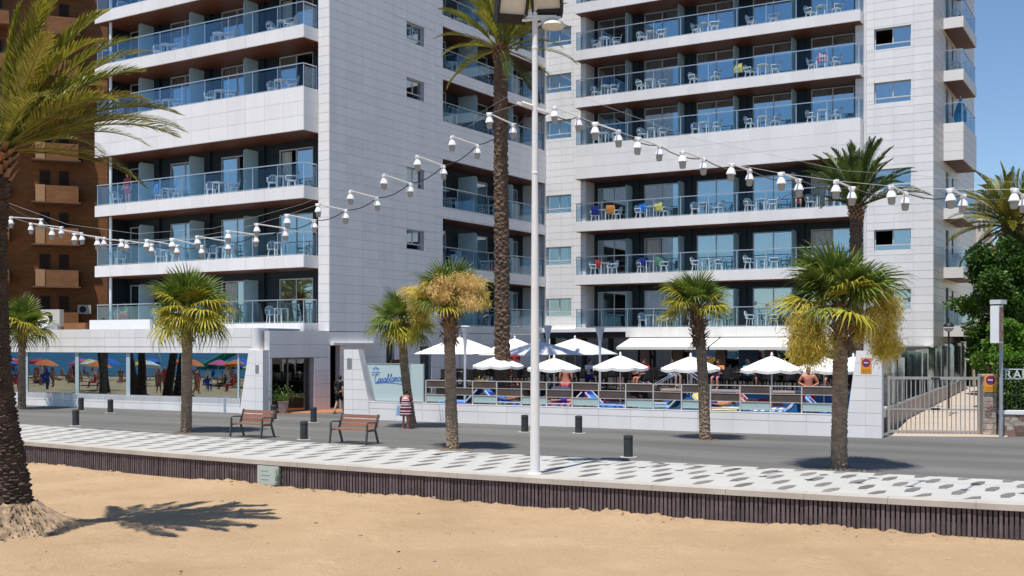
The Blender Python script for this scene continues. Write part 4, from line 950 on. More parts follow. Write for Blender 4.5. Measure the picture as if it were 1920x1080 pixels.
# driveway behind the gate
DRV = mat('beige_driveway', (.46, .37, .29), .8, .08, 1)
g = G(); g.add([(12.4, 36.6, .008), (16.0, 36.2, .008), (26.5, 56, .95), (21.5, 56, .95)], [(0, 1, 2, 3)]); struct('driveway', g, DRV)
dwl = thing('ramp_wall', 'beige rendered side wall of the driveway behind the gate', 'wall', (12.75, 38.2, 0), atan2(.866, .5))
g = G(); g.prism([(0, 0), (18.5, 0), (18.5, 1.35), (0, .78)], lambda a, b, t: (a, t, b), 0, .25); obj('wall_body', g, mat('beige_render', (.42, .35, .28), .8, .1, 1), dwl)
g = G(); g.prism([(0, .785), (18.5, 1.355), (18.5, 1.43), (0, .86)], lambda a, b, t: (a, t, b), -.05, .30); obj('wall_cap', g, mat('pale_cap', (.58, .55, .50), .8, .1), dwl)
sf = thing('metal_strip_fence', 'tall screen of shiny grey metal strips on the ramp wall', 'fence', (12.75, 38.2, 0), atan2(.866, .5))
MET = mat('shiny_strip', (.40, .45, .48), .14, .35, 3, metal=.95, rnd=.5)
x = .15; k = 0
while x < 18.2:
    wv = .40; zb = .88 + .031 * x; h = 1.62 + .10 * sin(k * 1.7); o = ub('metal_strip', sf, x - .02, x + .34, .10, .125, zb, zb + h, MET); o.rotation_euler = (0, 0, rad(-50) + R.uniform(-.25, .25)); x += wv; k += 1
for z in (.35, 1.45): g = G(); g.bar((0, .20, .88 + z), (18.3, .20, .88 + z + .56), .03, .05); obj('fence_rail', g, STEEL, sf)
# stone gate pillar
STN = mat('rubble_stone', (.30, .235, .18), .9, .45, 5, bump=.8, bscale=9, col2=(.44, .37, .30), detail=8)
STN2 = [STN, mat('rubble_stone_pale', (.44, .38, .31), .9, .3, 6, bump=.7, bscale=12), mat('rubble_stone_brown', (.20, .13, .095), .9, .35, 6, bump=.7, bscale=12), mat('rubble_stone_red', (.30, .17, .125), .9, .3, 6, bump=.7, bscale=12)]
sp = thing('stone_pillar', 'rubble stone gatepost with pinkish creeper carrying an amber sign', 'gatepost', (15.47, 36.75, 0), ga)
obj('pillar_core', G().box(-.02, .40, 0, .5, 0, 1.95), mat('mortar', (.32, .28, .24), .95, .15, 8), sp)
def stones(par, x0, x1, z0, z1, y, ph=.17, pwid=.26, bias=None):
    z = z0
    while z < z1 - .03:
        hh = min(ph * R.uniform(.75, 1.25), z1 - z); x = x0
        while x < x1 - .02:
            ww = min(pwid * R.uniform(.6, 1.4), x1 - x)
            if x1 - x - ww < .06: ww = x1 - x
            i = .012; d = R.uniform(.015, .04); j = [R.uniform(-.012, .012) for _ in range(8)]
            g = G(); g.hexa([(x + i + j[0], y - d * .6, z + i), (x + ww - i + j[1], y - d * .6, z + i + j[6]), (x + ww - i, y + .02, z + i), (x + i, y + .02, z + i), (x + i + j[2], y - d, z + hh - i + j[4]), (x + ww - i + j[3], y - d, z + hh - i + j[5]), (x + ww - i, y + .02, z + hh - i), (x + i, y + .02, z + hh - i)])
            mi = R.choice((0, 1, 1, 2, 3)) if not bias else bias(z)
            obj('stone', g, STN2[mi], par); x += ww
        z += hh
stones(sp, -.02, .40, 0, 1.95, 0, bias=lambda z: R.choice((2, 3, 0)) if z < .35 else R.choice((0, 1, 1, 0)))
obj('pillar_cap', G().box(-.05, .43, -.04, .54, 1.955, 2.02), COPE, sp)
noparking(Vector((15.66, 36.66, 1.80)), ga, 'round red no-parking sign with amber plate on the stone gatepost', 1.12)
cr = thing('creeper', 'sparse pinkish creeper on the stone gatepost', 'plant', (15.66, 36.68, .95), ga); g = G()
for k in range(90):
    a = R.uniform(0, 6.28); r = abs(R.gauss(0, .14)); c = Vector((r * cos(a), R.uniform(-.05, -.02), r * sin(a) * 1.3)); d = Vector((R.uniform(-1, 1), R.uniform(-.3, .1), R.uniform(-1, 1))) * .05; e = Vector((-d.z, 0, d.x)) * .15
    g.add([c - e, c + d - e, c + d + e, c + e], [(0, 1, 2, 3)])
obj('twigs', g, mat('pink_creeper', (.42, .17, .15), .8, .3, 8), cr)
lw_ = thing('garden_wall', 'low rubble stone garden wall with white coping under the hedge', 'wall', (15.92, 36.62, 0), rad(-12))
obj('wall_core', G().box(0, 9, .02, .40, 0, .72), MATS['mortar'], lw_); stones(lw_, 0, 2.2, 0, .70, .02, .15, .24, bias=lambda z: R.choice((2, 3, 2, 0)) if z < .3 else R.choice((1, 0, 1, 3)))
obj('wall_cap', G().box(0, 9, -.03, .44, .722, .84), WHITE, lw_)
# iron fence + letter board
IF_ = thing('garden_fence', 'dark iron fence with white letter board along the hedge', 'fence', (15.98, 36.85, .84), rad(-12))
for i in range(24): ub('fence_bar', IF_, i * .14, i * .14 + .016, -.008, .008, 0, 1.0, DARKM)
for z in (.5, .98): ub('fence_rail', IF_, 0, 6, -.015, .015, z, z + .03, DARKM)
PALEW = mat('pale_letter_paint', (.55, .60, .60), .5, .1)
for z in (1.02, 1.33): ub('board_rail', IF_, .1, 6, -.03, .0, z, z + .035, PALEW)
for i, ch in enumerate('R AR'):
    if ch == ' ': continue
    tx = bpy.data.curves.new('board_letter', 'FONT'); tx.body = ch; tx.size = .36; tx.extrude = .012; tx.offset = .006; tx.materials.append(PALEW); textobj('board_letter', tx, IF_, (.20 + [0, 0, .27, .53][i], -.035, 1.065), (rad(90), 0, 0))
# pillar sign on a grey post
P_ = WD(1877, 782, 36.2); ps = thing('box_sign', 'white box sign on a grey metal post above the hedge', 'sign', (P_.x, 36.2, 0), rad(-48))
g = G(); g.tube([(0, 0, 0), (0, 0, 4.45)], .062, 12); autosmooth(obj('post', g, mat('galvanised_post', (.40, .40, .43), .45, .1, 5, metal=.4), ps))
obj('sign_box', G().box(-.16, .12, -.42, -.10, 3.05, 4.25), SWH, ps); obj('sign_face', G().box(.122, .13, -.40, -.12, 3.1, 4.2), mat('brown_poster', (.35, .22, .17), .6, .5, 4), ps); obj('sign_hood', G().box(-.2, .16, -.36, .06, 4.30, 4.44), mat('pale_hood', (.6, .62, .6), .5, .05), ps); obj('hood_lamp', G().box(-.2, .05, -.34, -.2, 4.252, 4.298), BLACKP, ps)
# globe lantern
p = WD(1779, 613, 42.5); gl_ = thing('globe_lantern', 'black globe lantern on a slim post in front of the flank balcony', 'street lamp', (p.x, p.y, .5)); zc = p.z - .5
g = G(); g.tube([(0, 0, 0), (0, 0, zc - .16)], .035, 8); g.tube([(0, 0, zc + .15), (0, 0, zc + .32)], .02, 8); obj('post', g, BLACKP, gl_)
g = G(); prof = [(.19 * sin(a), -.19 * cos(a)) for a in [pi / 14 * k for k in range(1, 7)]]; g.lathe(prof, 18, (0, 0, zc)); autosmooth(obj('globe_glass', g, frosted('lantern_globe', (.5, .52, .5), .4), gl_))
g = G(); prof = [(.197 * sin(a), -.197 * cos(a) * .9) for a in [pi / 14 * k for k in range(7, 14)]]; g.lathe(prof, 18, (0, 0, zc)); autosmooth(obj('globe_hood', g, BLACKP, gl_))
tw = thing('tan_garden_wall', 'tan rendered wall behind the screen of metal strips', 'wall', (15.6, 47.5, 0), atan2(14, 8.2))
obj('wall_body', G().box(0, 15.5, 0, .25, 0, 2.86), TAN, tw); obj('wall_cap', G().box(-.02, 15.5, -.04, .29, 2.862, 2.92), mat('pale_cap', (.58, .55, .50), .8, .1), tw)
# neighbour terrace and carport behind the driveway
nb_ = thing('neighbour_house', 'low cream neighbouring house with a corrugated carport behind the gate', 'house', (25.0, 60, 0), rad(-14))
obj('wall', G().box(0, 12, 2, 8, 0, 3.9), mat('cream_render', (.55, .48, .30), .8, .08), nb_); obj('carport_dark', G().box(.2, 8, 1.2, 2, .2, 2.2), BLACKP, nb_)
g = G(); n = 60
for i in range(n):
    x = 8.0 * i / n; g.hexa([(x, -.6, 2.35 + .05 * sin(i * 1.6)), (x + 8 / n, -.6, 2.35 + .05 * sin(i * 1.6 + 1.6)), (x + 8 / n, 2, 2.75), (x, 2, 2.75), (x, -.6, 2.39 + .05 * sin(i * 1.6)), (x + 8 / n, -.6, 2.39 + .05 * sin(i * 1.6 + 1.6)), (x + 8 / n, 2, 2.8), (x, 2, 2.8)])
obj('carport_roof', g, mat('cream_corrugated', (.55, .50, .36), .8, .15, 4), nb_)
g = G()
for i in range(18): g.box(-.2 + i * .3, -.17 + i * .3, -1.2, -1.17, .6, 1.75)
g.box(-.2, 5.2, -1.21, -1.16, 1.75, 1.82); obj('white_railing', g, WHITE, nb_)
# ================================================================== BROWN APARTMENT BUILDING (far left)
def brickmat(name, c1, c2, mort):
    m = bpy.data.materials.new(name); b, nt = _bsdf(m); N, L = nt.nodes.new, nt.links.new
    tcn = N('ShaderNodeTexCoord'); mp_ = N('ShaderNodeMapping'); mp_.inputs['Rotation'].default_value = (rad(90), 0, 0); L(tcn.outputs['Object'], mp_.inputs[0])
    br = N('ShaderNodeTexBrick'); br.inputs['Scale'].default_value = 1.0; br.inputs['Brick Width'].default_value = .5; br.inputs['Row Height'].default_value = .16; br.inputs['Mortar Size'].default_value = .012
    br.inputs['Color1'].default_value = c1 + (1,); br.inputs['Color2'].default_value = c2 + (1,); br.inputs['Mortar'].default_value = mort + (1,); L(mp_.outputs[0], br.inputs['Vector'])
    nz = N('ShaderNodeTexNoise'); nz.inputs['Scale'].default_value = .6; L(tcn.outputs['Object'], nz.inputs['Vector']); mx = N('ShaderNodeMixRGB'); mx.blend_type = 'MULTIPLY'; mx.inputs[0].default_value = .5
    L(br.outputs['Color'], mx.inputs[1]); rp = N('ShaderNodeValToRGB'); rp.color_ramp.elements[0].color = (.55, .55, .55, 1); rp.color_ramp.elements[0].position = .3; rp.color_ramp.elements[1].position = .7; L(nz.outputs['Fac'], rp.inputs[0]); L(rp.outputs[0], mx.inputs[2])
    L(mx.outputs[0], b.inputs['Base Color']); b.inputs['Roughness'].default_value = .9; return m
BRK = brickmat('brown_brick', (.30, .115, .032), (.225, .085, .024), (.17, .08, .035)); BRK2 = brickmat('tan_brick', (.32, .14, .05), (.26, .11, .036), (.20, .095, .045))
FARPANE = mat('dim_window_pane', (.042, .026, .016), .5, .2, spec=.1)
bb = thing('brick_apartment_block', 'tall brown brick apartment block with stacked balconies at far left', 'building', (-32.0, 74.0, 0), rad(20))
# local: front -y ; px 0..200 spans about x 0..7.2
obj('wall', G().box(-10, 8.6, 0, 16, 3.9, 40), BRK, bb); obj('ground_storey', G().box(-10, 8.6, .6, 16, 0, 3.9), mat('dark_brown_wall', (.05, .03, .022), .9, .2), bb)
for i in range(12):
    z = 3.9 + i * 2.78
    bal = obj('brick_balcony', G().box(.55, 3.15, -1.05, .002, z + .15, z + 1.22), BRK2, bb); obj('sunlit_side_stripe', G().box(.53, 1.1, -1.1, -1.051, z + .16, z + 1.24), mat('painted_sunlit_brick', (.42, .24, .12), .8, .1), bal); obj('balcony_lip', G().box(.3, 3.3, -1.2, .002, z + .06, z + .145), mat('brown_concrete', (.17, .10, .06), .9, .1), bal)  # paler stripe at the left edge paints in sunlight on the balcony side
    for a, b in ((.75, 1.35), (1.95, 2.5)):
        wv = obj('window', G().box(a - .05, b + .05, -.03, .0, z + 1.35, z + 2.35), mat('brown_frame', (.075, .045, .025), .6, .1), bb); ub('pane', wv, a, b, -.04, -.03, z + 1.4, z + 2.3, FARPANE)
    bal = obj('brick_balcony', G().box(-6, -1.0, -1.6, .002, z + .3, z + 1.15), BRK2, bb); ub('balcony_rail', bal, -6, -1.05, -1.55, -1.5, z + 1.2, z + 1.24, DARKM)
    wv = obj('window', G().box(-3.6, -1.5, -.03, .0, z + 1.2, z + 2.4), MATS['brown_frame'], bb); ub('pane', wv, -3.5, -1.6, -.04, -.03, z + 1.25, z + 2.35, FARPANE)
    if i in (4, 6): wv = obj('window', G().box(4.6, 5.3, -.03, .0, z + 1.1, z + 2.3), SWH, bb); ub('pane', wv, 4.65, 5.25, -.04, -.03, z + 1.15, z + 2.25, FARPANE)
def ac(parent_loc, label, rz, s=1.0):
    t = thing('air_conditioner', label, 'air conditioner', parent_loc, rz, 'air conditioner units'); obj('casing', G().box(-.42 * s, .42 * s, -.16, .16, 0, .60 * s), mat('ac_beige', (.52, .48, .42), .5, .05), t)
    g = G(); g.add([(-.1 * s + .22 * s * cos(2 * pi * k / 16), -.165, .3 * s + .22 * s * sin(2 * pi * k / 16)) for k in range(16)], [tuple(range(16))]); obj('fan_grille', g, BLACKP, t)
bbm = Matrix.Translation((-32, 74, 0)) @ Matrix.Rotation(rad(20), 4, 'Z')
ac(bbm @ Vector((3.5, -.17, 5.05)), 'beige air conditioner on the brick wall beside the lowest balcony', rad(20))
p = WD(98, 612, 60); ac(p, 'large grey air conditioner on the pavilion roof', rad(-20), 1.5)
p = WD(83, 604, 58.5); t = thing('satellite_dish', 'white satellite dish on the pavilion roof beside the fan palm', 'dish', (p.x, p.y, 3.72)); g = G(); g.lathe([(.02, 0), (.2, .03), (.36, .11)], 18, caps=False); o = obj('dish', g, SWH, t); o.rotation_euler = (rad(65), 0, rad(-15)); o.location = (0, 0, .42); obj('mast', G().lathe([(.03, 0), (.03, .45)], 8), DARKM, t)
rf = thing('roof_parapet', 'grey and white low walls on the pavilion roof', 'wall', (-24, 59.5, 3.72), rad(-28)); obj('grey_wall', G().box(-2.6, -.2, 0, .2, 0, .38), mat('grey_parapet', (.34, .34, .33), .8, .1), rf); obj('white_wall', G().box(2.2, 6.5, 0, .2, 0, .55), WHITE, rf); obj('wood_panel', G().box(.3, 1.9, 0, .2, 0, .42), BRK2, rf)
# ================================================================== PALMS
VR = random.Random(21)
DATE_G = leafmat('date_frond_green', (.15, .17, .02), (.29, .27, .036), .4, .34); DATE_Y = leafmat('date_frond_yellow', (.20, .19, .035), (.30, .25, .05), .28, .30); DATE_D = leafmat('date_frond_dark', (.06, .10, .022), (.12, .16, .035), .35, .28)
FAN_G = leafmat('fan_leaf_green', (.08, .13, .018), (.17, .22, .034), .5, .28); FAN_Y = leafmat('fan_leaf_yellow', (.38, .36, .03), (.52, .44, .06), .35, .35); FAN_B = leafmat('fan_leaf_brown', (.26, .17, .07), (.36, .26, .12), .3, .2)
FLOW = leafmat('palm_flower', (.58, .44, .06), (.72, .58, .13), .35, .35); FLOW2 = leafmat('palm_flower_orange', (.66, .48, .18), (.80, .62, .28), .3, .4)
TRK_D = mat('date_trunk_bark', (.072, .050, .036), .95, .45, 5, bump=.9, bscale=16, detail=8); TRK_D2 = mat('date_trunk_brown', (.125, .080, .052), .95, .4, 6, bump=.8, bscale=20, detail=8); TRK_F = mat('fan_trunk_bark', (.27, .195, .135), .95, .35, 4, bump=.8, bscale=22, detail=8, stretch=(1, 1, 2.2))
BOOT = mat('leaf_boot', (.235, .130, .070), .9, .4, 8, rnd=.2, bump=.5); ORANGE = mat('palm_heart_orange', (.45, .13, .03), .8, .4, 8)

def date_frond(L_, p0, droop, m, seed, n=64, lw=.037):
    rr = random.Random(seed); g = G(); N_ = 22; pts = []; x = z = 0.0; y = 0.0; a = p0; side = rr.uniform(-.15, .15)
    for i in range(N_ + 1):
        pts.append(Vector((x, y, z))); ds = L_ / N_; t = i / N_; a -= droop * (t ** 1.3) / N_ * 2.2
        x += ds * cos(a); z += ds * sin(a); y += ds * side * t
    g.tube(pts, [.030 * (1 - .85 * i / N_) * (1 + 1.2 * max(0, .12 - i / N_) / .12) for i in range(N_ + 1)], 5)
    for k in range(n):
        t = .16 + .84 * (k / (n - 1)) ** .95; f = t * N_; i = min(int(f), N_ - 1); p = pts[i].lerp(pts[i + 1], f - i); d = (pts[i + 1] - pts[i]).normalized()
        up = Vector((0, 1, 0)).cross(d) * -1
        if up.z < 0 and abs(d.z) < .95: up = -up
        ln = L_ * .175 * (sin(pi * min(1, (t - .12) * .98 + .10)) ** .55) * rr.uniform(.85, 1.12) * (1 if t < .93 else .75)
        for s in (-1, 1):
            ang = rad(rr.uniform(36, 52)) * (1.15 - .55 * t); v = (d * cos(ang) + Vector((0, s, 0)) * sin(ang) * .82 + up * sin(ang) * rr.uniform(.25, .55)).normalized()
            wv = v.cross(Vector((0, 0, 1))); wv = wv.normalized() * lw * .5 if wv.length > .1 else Vector((0, lw * .5, 0))
            q1 = p + v * ln * .5; v2 = (v + Vector((0, 0, -.28)) * rr.uniform(.4, 1.3)).normalized(); q2 = q1 + v2 * ln * .5
            g.add([p - wv * .4, p + wv * .4, q1 + wv, q1 - wv, q2], [(0, 1, 2, 3), (3, 2, 4)])
    me = g.mesh('frond', m); return me
_df = {}
def dfm(L_, cls, m):
    key = (round(L_, 1), cls, m.name)
    if key not in _df:
        p0, dr = [(rad(84), .25), (rad(66), .55), (rad(46), .75), (rad(24), .85), (rad(2), .8), (rad(-24), .75), (rad(-48), .5)][cls]
        _df[key] = date_frond(L_, p0, dr, m, hash((round(L_ * 10), cls, len(_df))) & 0xffff)
    return _df[key]
def trunk_path(pts, n):
    out = []; P = [Vector(p) for p in pts]
    for i in range(n + 1):
        f = i / n * (len(P) - 1); k = min(int(f), len(P) - 2); t = f - k
        p0, p1, p2, p3 = P[max(k - 1, 0)], P[k], P[k + 1], P[min(k + 2, len(P) - 1)]
        out.append(.5 * ((2 * p1) + (-p0 + p2) * t + (2 * p0 - 5 * p1 + 4 * p2 - p3) * t * t + (-p0 + 3 * p1 - 3 * p2 + p3) * t ** 3))
    return out
def scale_trunk(path, radii, n_around, step, proud, m, parent, seed, thick=.5, jit=2.2):
    """trunk with a spiral of overlapping leaf-base scales"""
    rr = random.Random(seed); g = G(); NP = len(path)
    g.tube(path, [r * .95 for r in radii], 14)
    L_ = [0]
    for i in range(1, NP): L_.append(L_[-1] + (path[i] - path[i - 1]).length)
    def at(s):
        for i in range(1, NP):
            if L_[i] >= s: t = (s - L_[i - 1]) / (L_[i] - L_[i - 1]); return path[i - 1].lerp(path[i], t), radii[i - 1] + (radii[i] - radii[i - 1]) * t, (path[i] - path[i - 1]).normalized()
        return path[-1], radii[-1], (path[-1] - path[-2]).normalized()
    s = .05; row = 0
    while s < L_[-1] - .02:
        p, r, d = at(s); ax = Vector((1, 0, 0)); ax = (ax - d * ax.dot(d)).normalized(); ay = d.cross(ax)
        for k in range(n_around):
            a = 2 * pi * (k + .5 * (row % 2)) / n_around + rr.uniform(-.12, .12) * jit; o = ax * cos(a) + ay * sin(a); t = ax * -sin(a) + ay * cos(a)
            hw = pi * r / n_around * rr.uniform(.75, 1.1); h = step * rr.uniform(1.0, 1.5); pr = proud * rr.uniform(.3, 1.3)
            b = p + d * rr.uniform(-.3, .3) * step * jit
            g.add([b + o * r * .9 - t * hw, b + o * r * .9 + t * hw, b + o * (r + pr) + t * hw * .6 + d * h * thick, b + o * (r + pr) - t * hw * .6 + d * h * thick, b + o * r * .9 - t * hw * .7 + d * h, b + o * r * .9 + t * hw * .7 + d * h],
                  [(0, 1, 2, 3), (3, 2, 5, 4), (0, 3, 4), (1, 5, 2)])
        s += step; row += 1
    return obj('trunk', g, m, parent)
def date_palm(base, path, radii, L_, nfr, label, m=DATE_G, seed=1, lean=None, classes=None, tm=TRK_D, n_around=11, step=.085, az_skip=None, proud=.035, given=None):
    t = thing('date_palm', label, 'palm tree', base, 0, 'date palms'); rr = random.Random(seed)
    pth = trunk_path(path, 26); rd = [radii[0] + (radii[-1] - radii[0]) * i / 26 for i in range(27)] if len(radii) == 2 else [radii[min(int(i / 26 * (len(radii) - 1)), len(radii) - 2)] * (1 - (i / 26 * (len(radii) - 1)) % 1) + radii[min(int(i / 26 * (len(radii) - 1)) + 1, len(radii) - 1)] * ((i / 26 * (len(radii) - 1)) % 1) for i in range(27)]
    if len(radii) > 2: rd[-1] = radii[-1]
    scale_trunk(pth, rd, n_around, step, proud, tm, t, seed)
    top = pth[-1]
    # boss of cut bases under the crown
    g = G(); r0 = rd[-1]
    for k in range(60):
        a = k * 2.4; zz = -.55 + .6 * k / 60; o = Vector((cos(a), sin(a), 0)); tt = Vector((-sin(a), cos(a), 0)); b = top + Vector((0, 0, zz)) + o * r0 * .8; e = b + o * (.12 + .08 * rr.random()) * (.6 + .9 * k / 60) + Vector((0, 0, .16))
        g.hexa([b - tt * .06, b + tt * .06, b + tt * .06 + o * .03, b - tt * .06 + o * .03, e - tt * .04, e + tt * .04, e + tt * .04 + o * .025, e - tt * .04 + o * .025])
    obj('leaf_boots', g, BOOT, t)
    g = G(); g.sphere(top + Vector((0, 0, .12)), r0 * .85, 10, 6, (1, 1, 1.4)); obj('crown_heart', g, BOOT, t)
    for cls, azd, sc_, my in (given or ()):
        az = rad(azd); s = sc_ * rr.uniform(.95, 1.05); put('frond', dfm(L_, cls, DATE_Y if my else m), t, top + Vector((cos(az) * r0 * .5, sin(az) * r0 * .5, .18 - .04 * cls)), (rr.uniform(-.25, .25), rr.uniform(-.06, .06), az), (s, s, s))
    for k in range(0 if given else nfr):
        f = k / (nfr - 1); cls = min(6, int(f ** .9 * 7)) if classes is None else classes[min(int(f * len(classes)), len(classes) - 1)]
        az = k * 2.39996 + rr.uniform(-.2, .2)
        mm = m if cls < 3 else (DATE_Y if rr.random() < .35 else m) if cls < 5 else (DATE_Y if rr.random() < .45 else DATE_D)
        if m is DATE_D and mm is DATE_Y and rr.random() < .5: mm = DATE_G
        s = rr.uniform(.85, 1.1) * (.92 if cls == 0 else 1)
        put('frond', dfm(L_, cls, mm), t, top + Vector((cos(az) * r0 * .5, sin(az) * r0 * .5, .18 - .04 * cls)), (rr.uniform(-.25, .25), rr.uniform(-.08, .08), az), (s, s, s))
    return t
# --- the big one on the sand
b0 = Vector((-9.78, 22.2, -.62))
pts = [WD(28, 1000, 22.2) - b0, WD(25, 900, 22.15) - b0, WD(6, 770, 21.95) - b0, WD(-4, 640, 21.7) - b0, WD(-9, 450, 21.4) - b0, WD(-1, 284, 21.15) - b0]
D1 = date_palm(b0, pts, [.42, .29, .23, .205, .20, .23], 3.15, 50, 'large date palm rooted in the sand at the left edge', DATE_G, 5, n_around=12, step=.062, proud=.032, given=[
    (0, 20, .8, 0), (0, 150, .75, 0), (0, -80, .8, 0), (1, 75, .95, 0), (1, 35, 1.0, 0), (1, 5, 1.0, 0), (1, -25, 1.0, 0), (1, -60, .9, 0), (1, 120, .9, 0), (1, -130, .8, 0),
    (2, 60, .95, 0), (2, 28, 1.05, 0), (2, -2, 1.05, 0), (2, -20, 1.05, 0), (2, -48, .95, 1), (2, 100, .8, 0), (2, 45, 1.0, 0), (2, 14, 1.05, 0),
    (3, 50, .95, 0), (3, 34, 1.05, 0), (3, 22, 1.08, 1), (3, 10, 1.08, 0), (3, -3, 1.06, 0), (3, -16, 1.05, 1), (3, -30, 1.0, 0), (3, -46, .9, 0), (3, 170, .75, 0), (3, 68, .85, 0),
    (4, 18, .85, 0), (4, -10, .9, 1), (3, -100, .72, 0), (3, 115, .7, 1)])
g = G(); rr = random.Random(9); vs = []; nr, na = 12, 40      # mound of old roots and sand round its foot
for i in range(nr + 1):
    t_ = i / nr; r = .28 + 1.05 * t_ ** 1.15; z = .52 * (1 - t_) ** 1.45 - .06 * t_
    for k in range(na): a = 2 * pi * k / na; q = 1 + .16 * sin(3 * a + 1) + .08 * sin(7 * a) * t_; vs.append((r * q * cos(a), r * q * sin(a) * (1.5 if sin(a) < 0 else .9), z + rr.uniform(-.02, .02) * (1 - t_)))
g.add(vs, [(i * na + k, (i + 1) * na + k, (i + 1) * na + (k + 1) % na, i * na + (k + 1) % na) for i in range(nr) for k in range(na)])
ROOT = mat('root_mound', (.13, .09, .06), .95, .4, 5, bump=1.0, bscale=18, col2=(.36, .25, .15), detail=9); o = obj('root_mound', g, ROOT, D1, True); o.location = (0.02, 0.05, .0)
g = G()
for k in range(420):
    a = rr.uniform(0, 2 * pi); r = rr.uniform(.3, 1.15); z = .52 * max(0, 1 - ((r - .28) / 1.05) ** .87) ** 1.45; o_ = Vector((cos(a), sin(a) * (1.5 if sin(a) < 0 else .9), 0)); p_ = o_ * r + Vector((0, 0, z + .01)); d = (o_ * .5 + Vector((0, 0, -.45))).normalized() * rr.uniform(.05, .13); t2 = Vector((-o_.y, o_.x, 0)) * .010
    g.add([p_ - t2, p_ + t2, p_ + d * .5 + t2 + o_ * .03, p_ + d * .5 - t2 + o_ * .03, p_ + d], [(0, 1, 2, 3), (3, 2, 4)])
o = stuff(obj('root_fibres', g, mat('root_fibre', (.17, .115, .07), .95, .4, 6), D1)); o.location = (0.02, .05, 0)
g = G(); g.sphere((0, 0, 0), .16, 8, 5, (1, 1, .8)); o = obj('orange_fruit_stalk', g, ORANGE, D1); o.location = pts[-1] + Vector((.03, -.22, -.12))
# --- tall palm in the terrace
Y2 = 44.0; b2 = Vector((WD(942, 720, Y2).x, Y2, TZ))
pts = [Vector((0, 0, 0)), WD(941, 500, Y2) - b2, WD(939, 300, Y2) - b2, WD(939, 92, Y2) - b2]
date_palm(b2, pts, [.31, .29, .275, .27], 2.75, 40, 'tall slim date palm rising through the terrace parasols', DATE_G, 8, tm=TRK_D2, n_around=10, step=.15, proud=.03, classes=[0, 0, 1, 1, 1, 2, 2, 2, 3, 3, 4, 5])
Y3 = 44.5; b3 = Vector((WD(1606, 650, Y3).x, Y3, TZ))
pts = [Vector((0, 0, 0)), WD(1605, 550, Y3) - b3, WD(1605, 470, Y3) - b3, WD(1606, 390, Y3) - b3]
date_palm(b3, pts, [.27, .25, .24, .23], 2.6, 50, 'medium date palm with a green crown before the right block', DATE_D, 12, tm=TRK_D2, step=.12, classes=[0, 0, 0, 1, 1, 1, 1, 2, 2, 2, 2, 3, 3, 3])
Y4 = 54.0; b4 = Vector((WD(1900, 700, Y4).x, Y4, .6))
date_palm(b4, [Vector((0, 0, 0)), WD(1900, 560, Y4) - b4, WD(1898, 422, Y4) - b4], [.40, .36, .36], 3.0, 84, 'shaggy date palm above the hedge against the sky', DATE_G, 15, step=.12, classes=[0, 1, 1, 2, 2, 2, 3, 3, 3, 4, 4, 4, 5, 5, 6])

# --- fan palms
def fan_leaf(Rl, pet, droop, m, seed, nb_=26):
    rr = random.Random(seed); g = G()
    g.tube([(0, 0, 0), (pet * .5, 0, .04), (pet, 0, 0)], [.020, .014, .010], 4)
    A = rad(118); st = 2 * A / nb_
    for k in range(nb_):
        a = -A + st * (k + .5); ln = Rl * (1 - .30 * (abs(a) / A) ** 1.5) * rr.uniform(.9, 1.06); d = Vector((cos(a), sin(a), 0)); t = Vector((-sin(a), cos(a), 0)); fold = .05 * (-1 if k % 2 else 1)
        h = Vector((pet, 0, 0)); w1 = st * ln * .5 * .40; dr = droop * rr.uniform(.6, 1.5)
        p1 = h + d * ln * .45 + Vector((0, 0, .05 * Rl - .10 * dr * ln)); p2 = h + d * ln * .78 + Vector((0, 0, .02 * Rl - .40 * dr * ln)); p3 = h + d * ln * (1 - .18 * dr) + Vector((0, 0, -.95 * dr * ln))
        f = Vector((0, 0, fold * Rl * .25))
        g.add([h - t * .006, h + t * .006, p1 + t * w1 + f, p1 - t * w1 - f, p2 + t * w1 * .55, p2 - t * w1 * .55, p3], [(0, 1, 2, 3), (3, 2, 4, 5), (5, 4, 6)])
    return g.mesh('fan_leaf', m)
_ff = {}
def ffm(Rl, cls, m):
    key = (round(Rl, 2), cls, m.name)
    if key not in _ff: _ff[key] = fan_leaf(Rl, Rl * [.55, .65, .75, .7][cls], [.06, .22, .45, .75][cls], m, len(_ff) * 7 + cls)
    return _ff[key]
def flower(parent, c, rx, rz_, m, n, seed):
    rr = random.Random(seed); g = G(); c = Vector(c); cl = []
    for k in range(11):
        a = rr.uniform(0, 2 * pi); q = rr.random() ** .6; zz = rr.uniform(-.85, .8); cl.append((Vector((rx * .72 * q * cos(a), rx * .72 * q * sin(a), rz_ * zz)), rr.uniform(.22, .42)))
    for k in range(n):
        cc, cr_ = rr.choice(cl); p = c + cc + Vector((rr.gauss(0, rx * cr_ * .75), rr.gauss(0, rx * cr_ * .75), rr.gauss(0, rz_ * cr_ * .75) - abs(rr.gauss(0, rz_ * .10))))
        d = Vector((rr.uniform(-1, 1), rr.uniform(-1, 1), rr.uniform(-2.0, .35))).normalized() * rr.uniform(.07, .20); t = d.cross(Vector((rr.uniform(-1, 1), rr.uniform(-1, 1), rr.uniform(-1, 1)))).normalized() * rr.uniform(.0035, .008)
        g.add([p - t, p + t, p + d * .6 + t, p + d * .6 - t, p + d], [(0, 1, 2, 3), (3, 2, 4)])
    for k in range(24):
        a = k * 2.4; p = c + Vector((rx * .5 * cos(a), rx * .5 * sin(a), -rz_ * .7)); g.tube([c + Vector((0, 0, rz_)), c.lerp(p, .5) + Vector((rx * .3 * cos(a), rx * .3 * sin(a), rz_ * .3)), p], .006, 4)
    return obj('flower_cluster', g, m, parent)
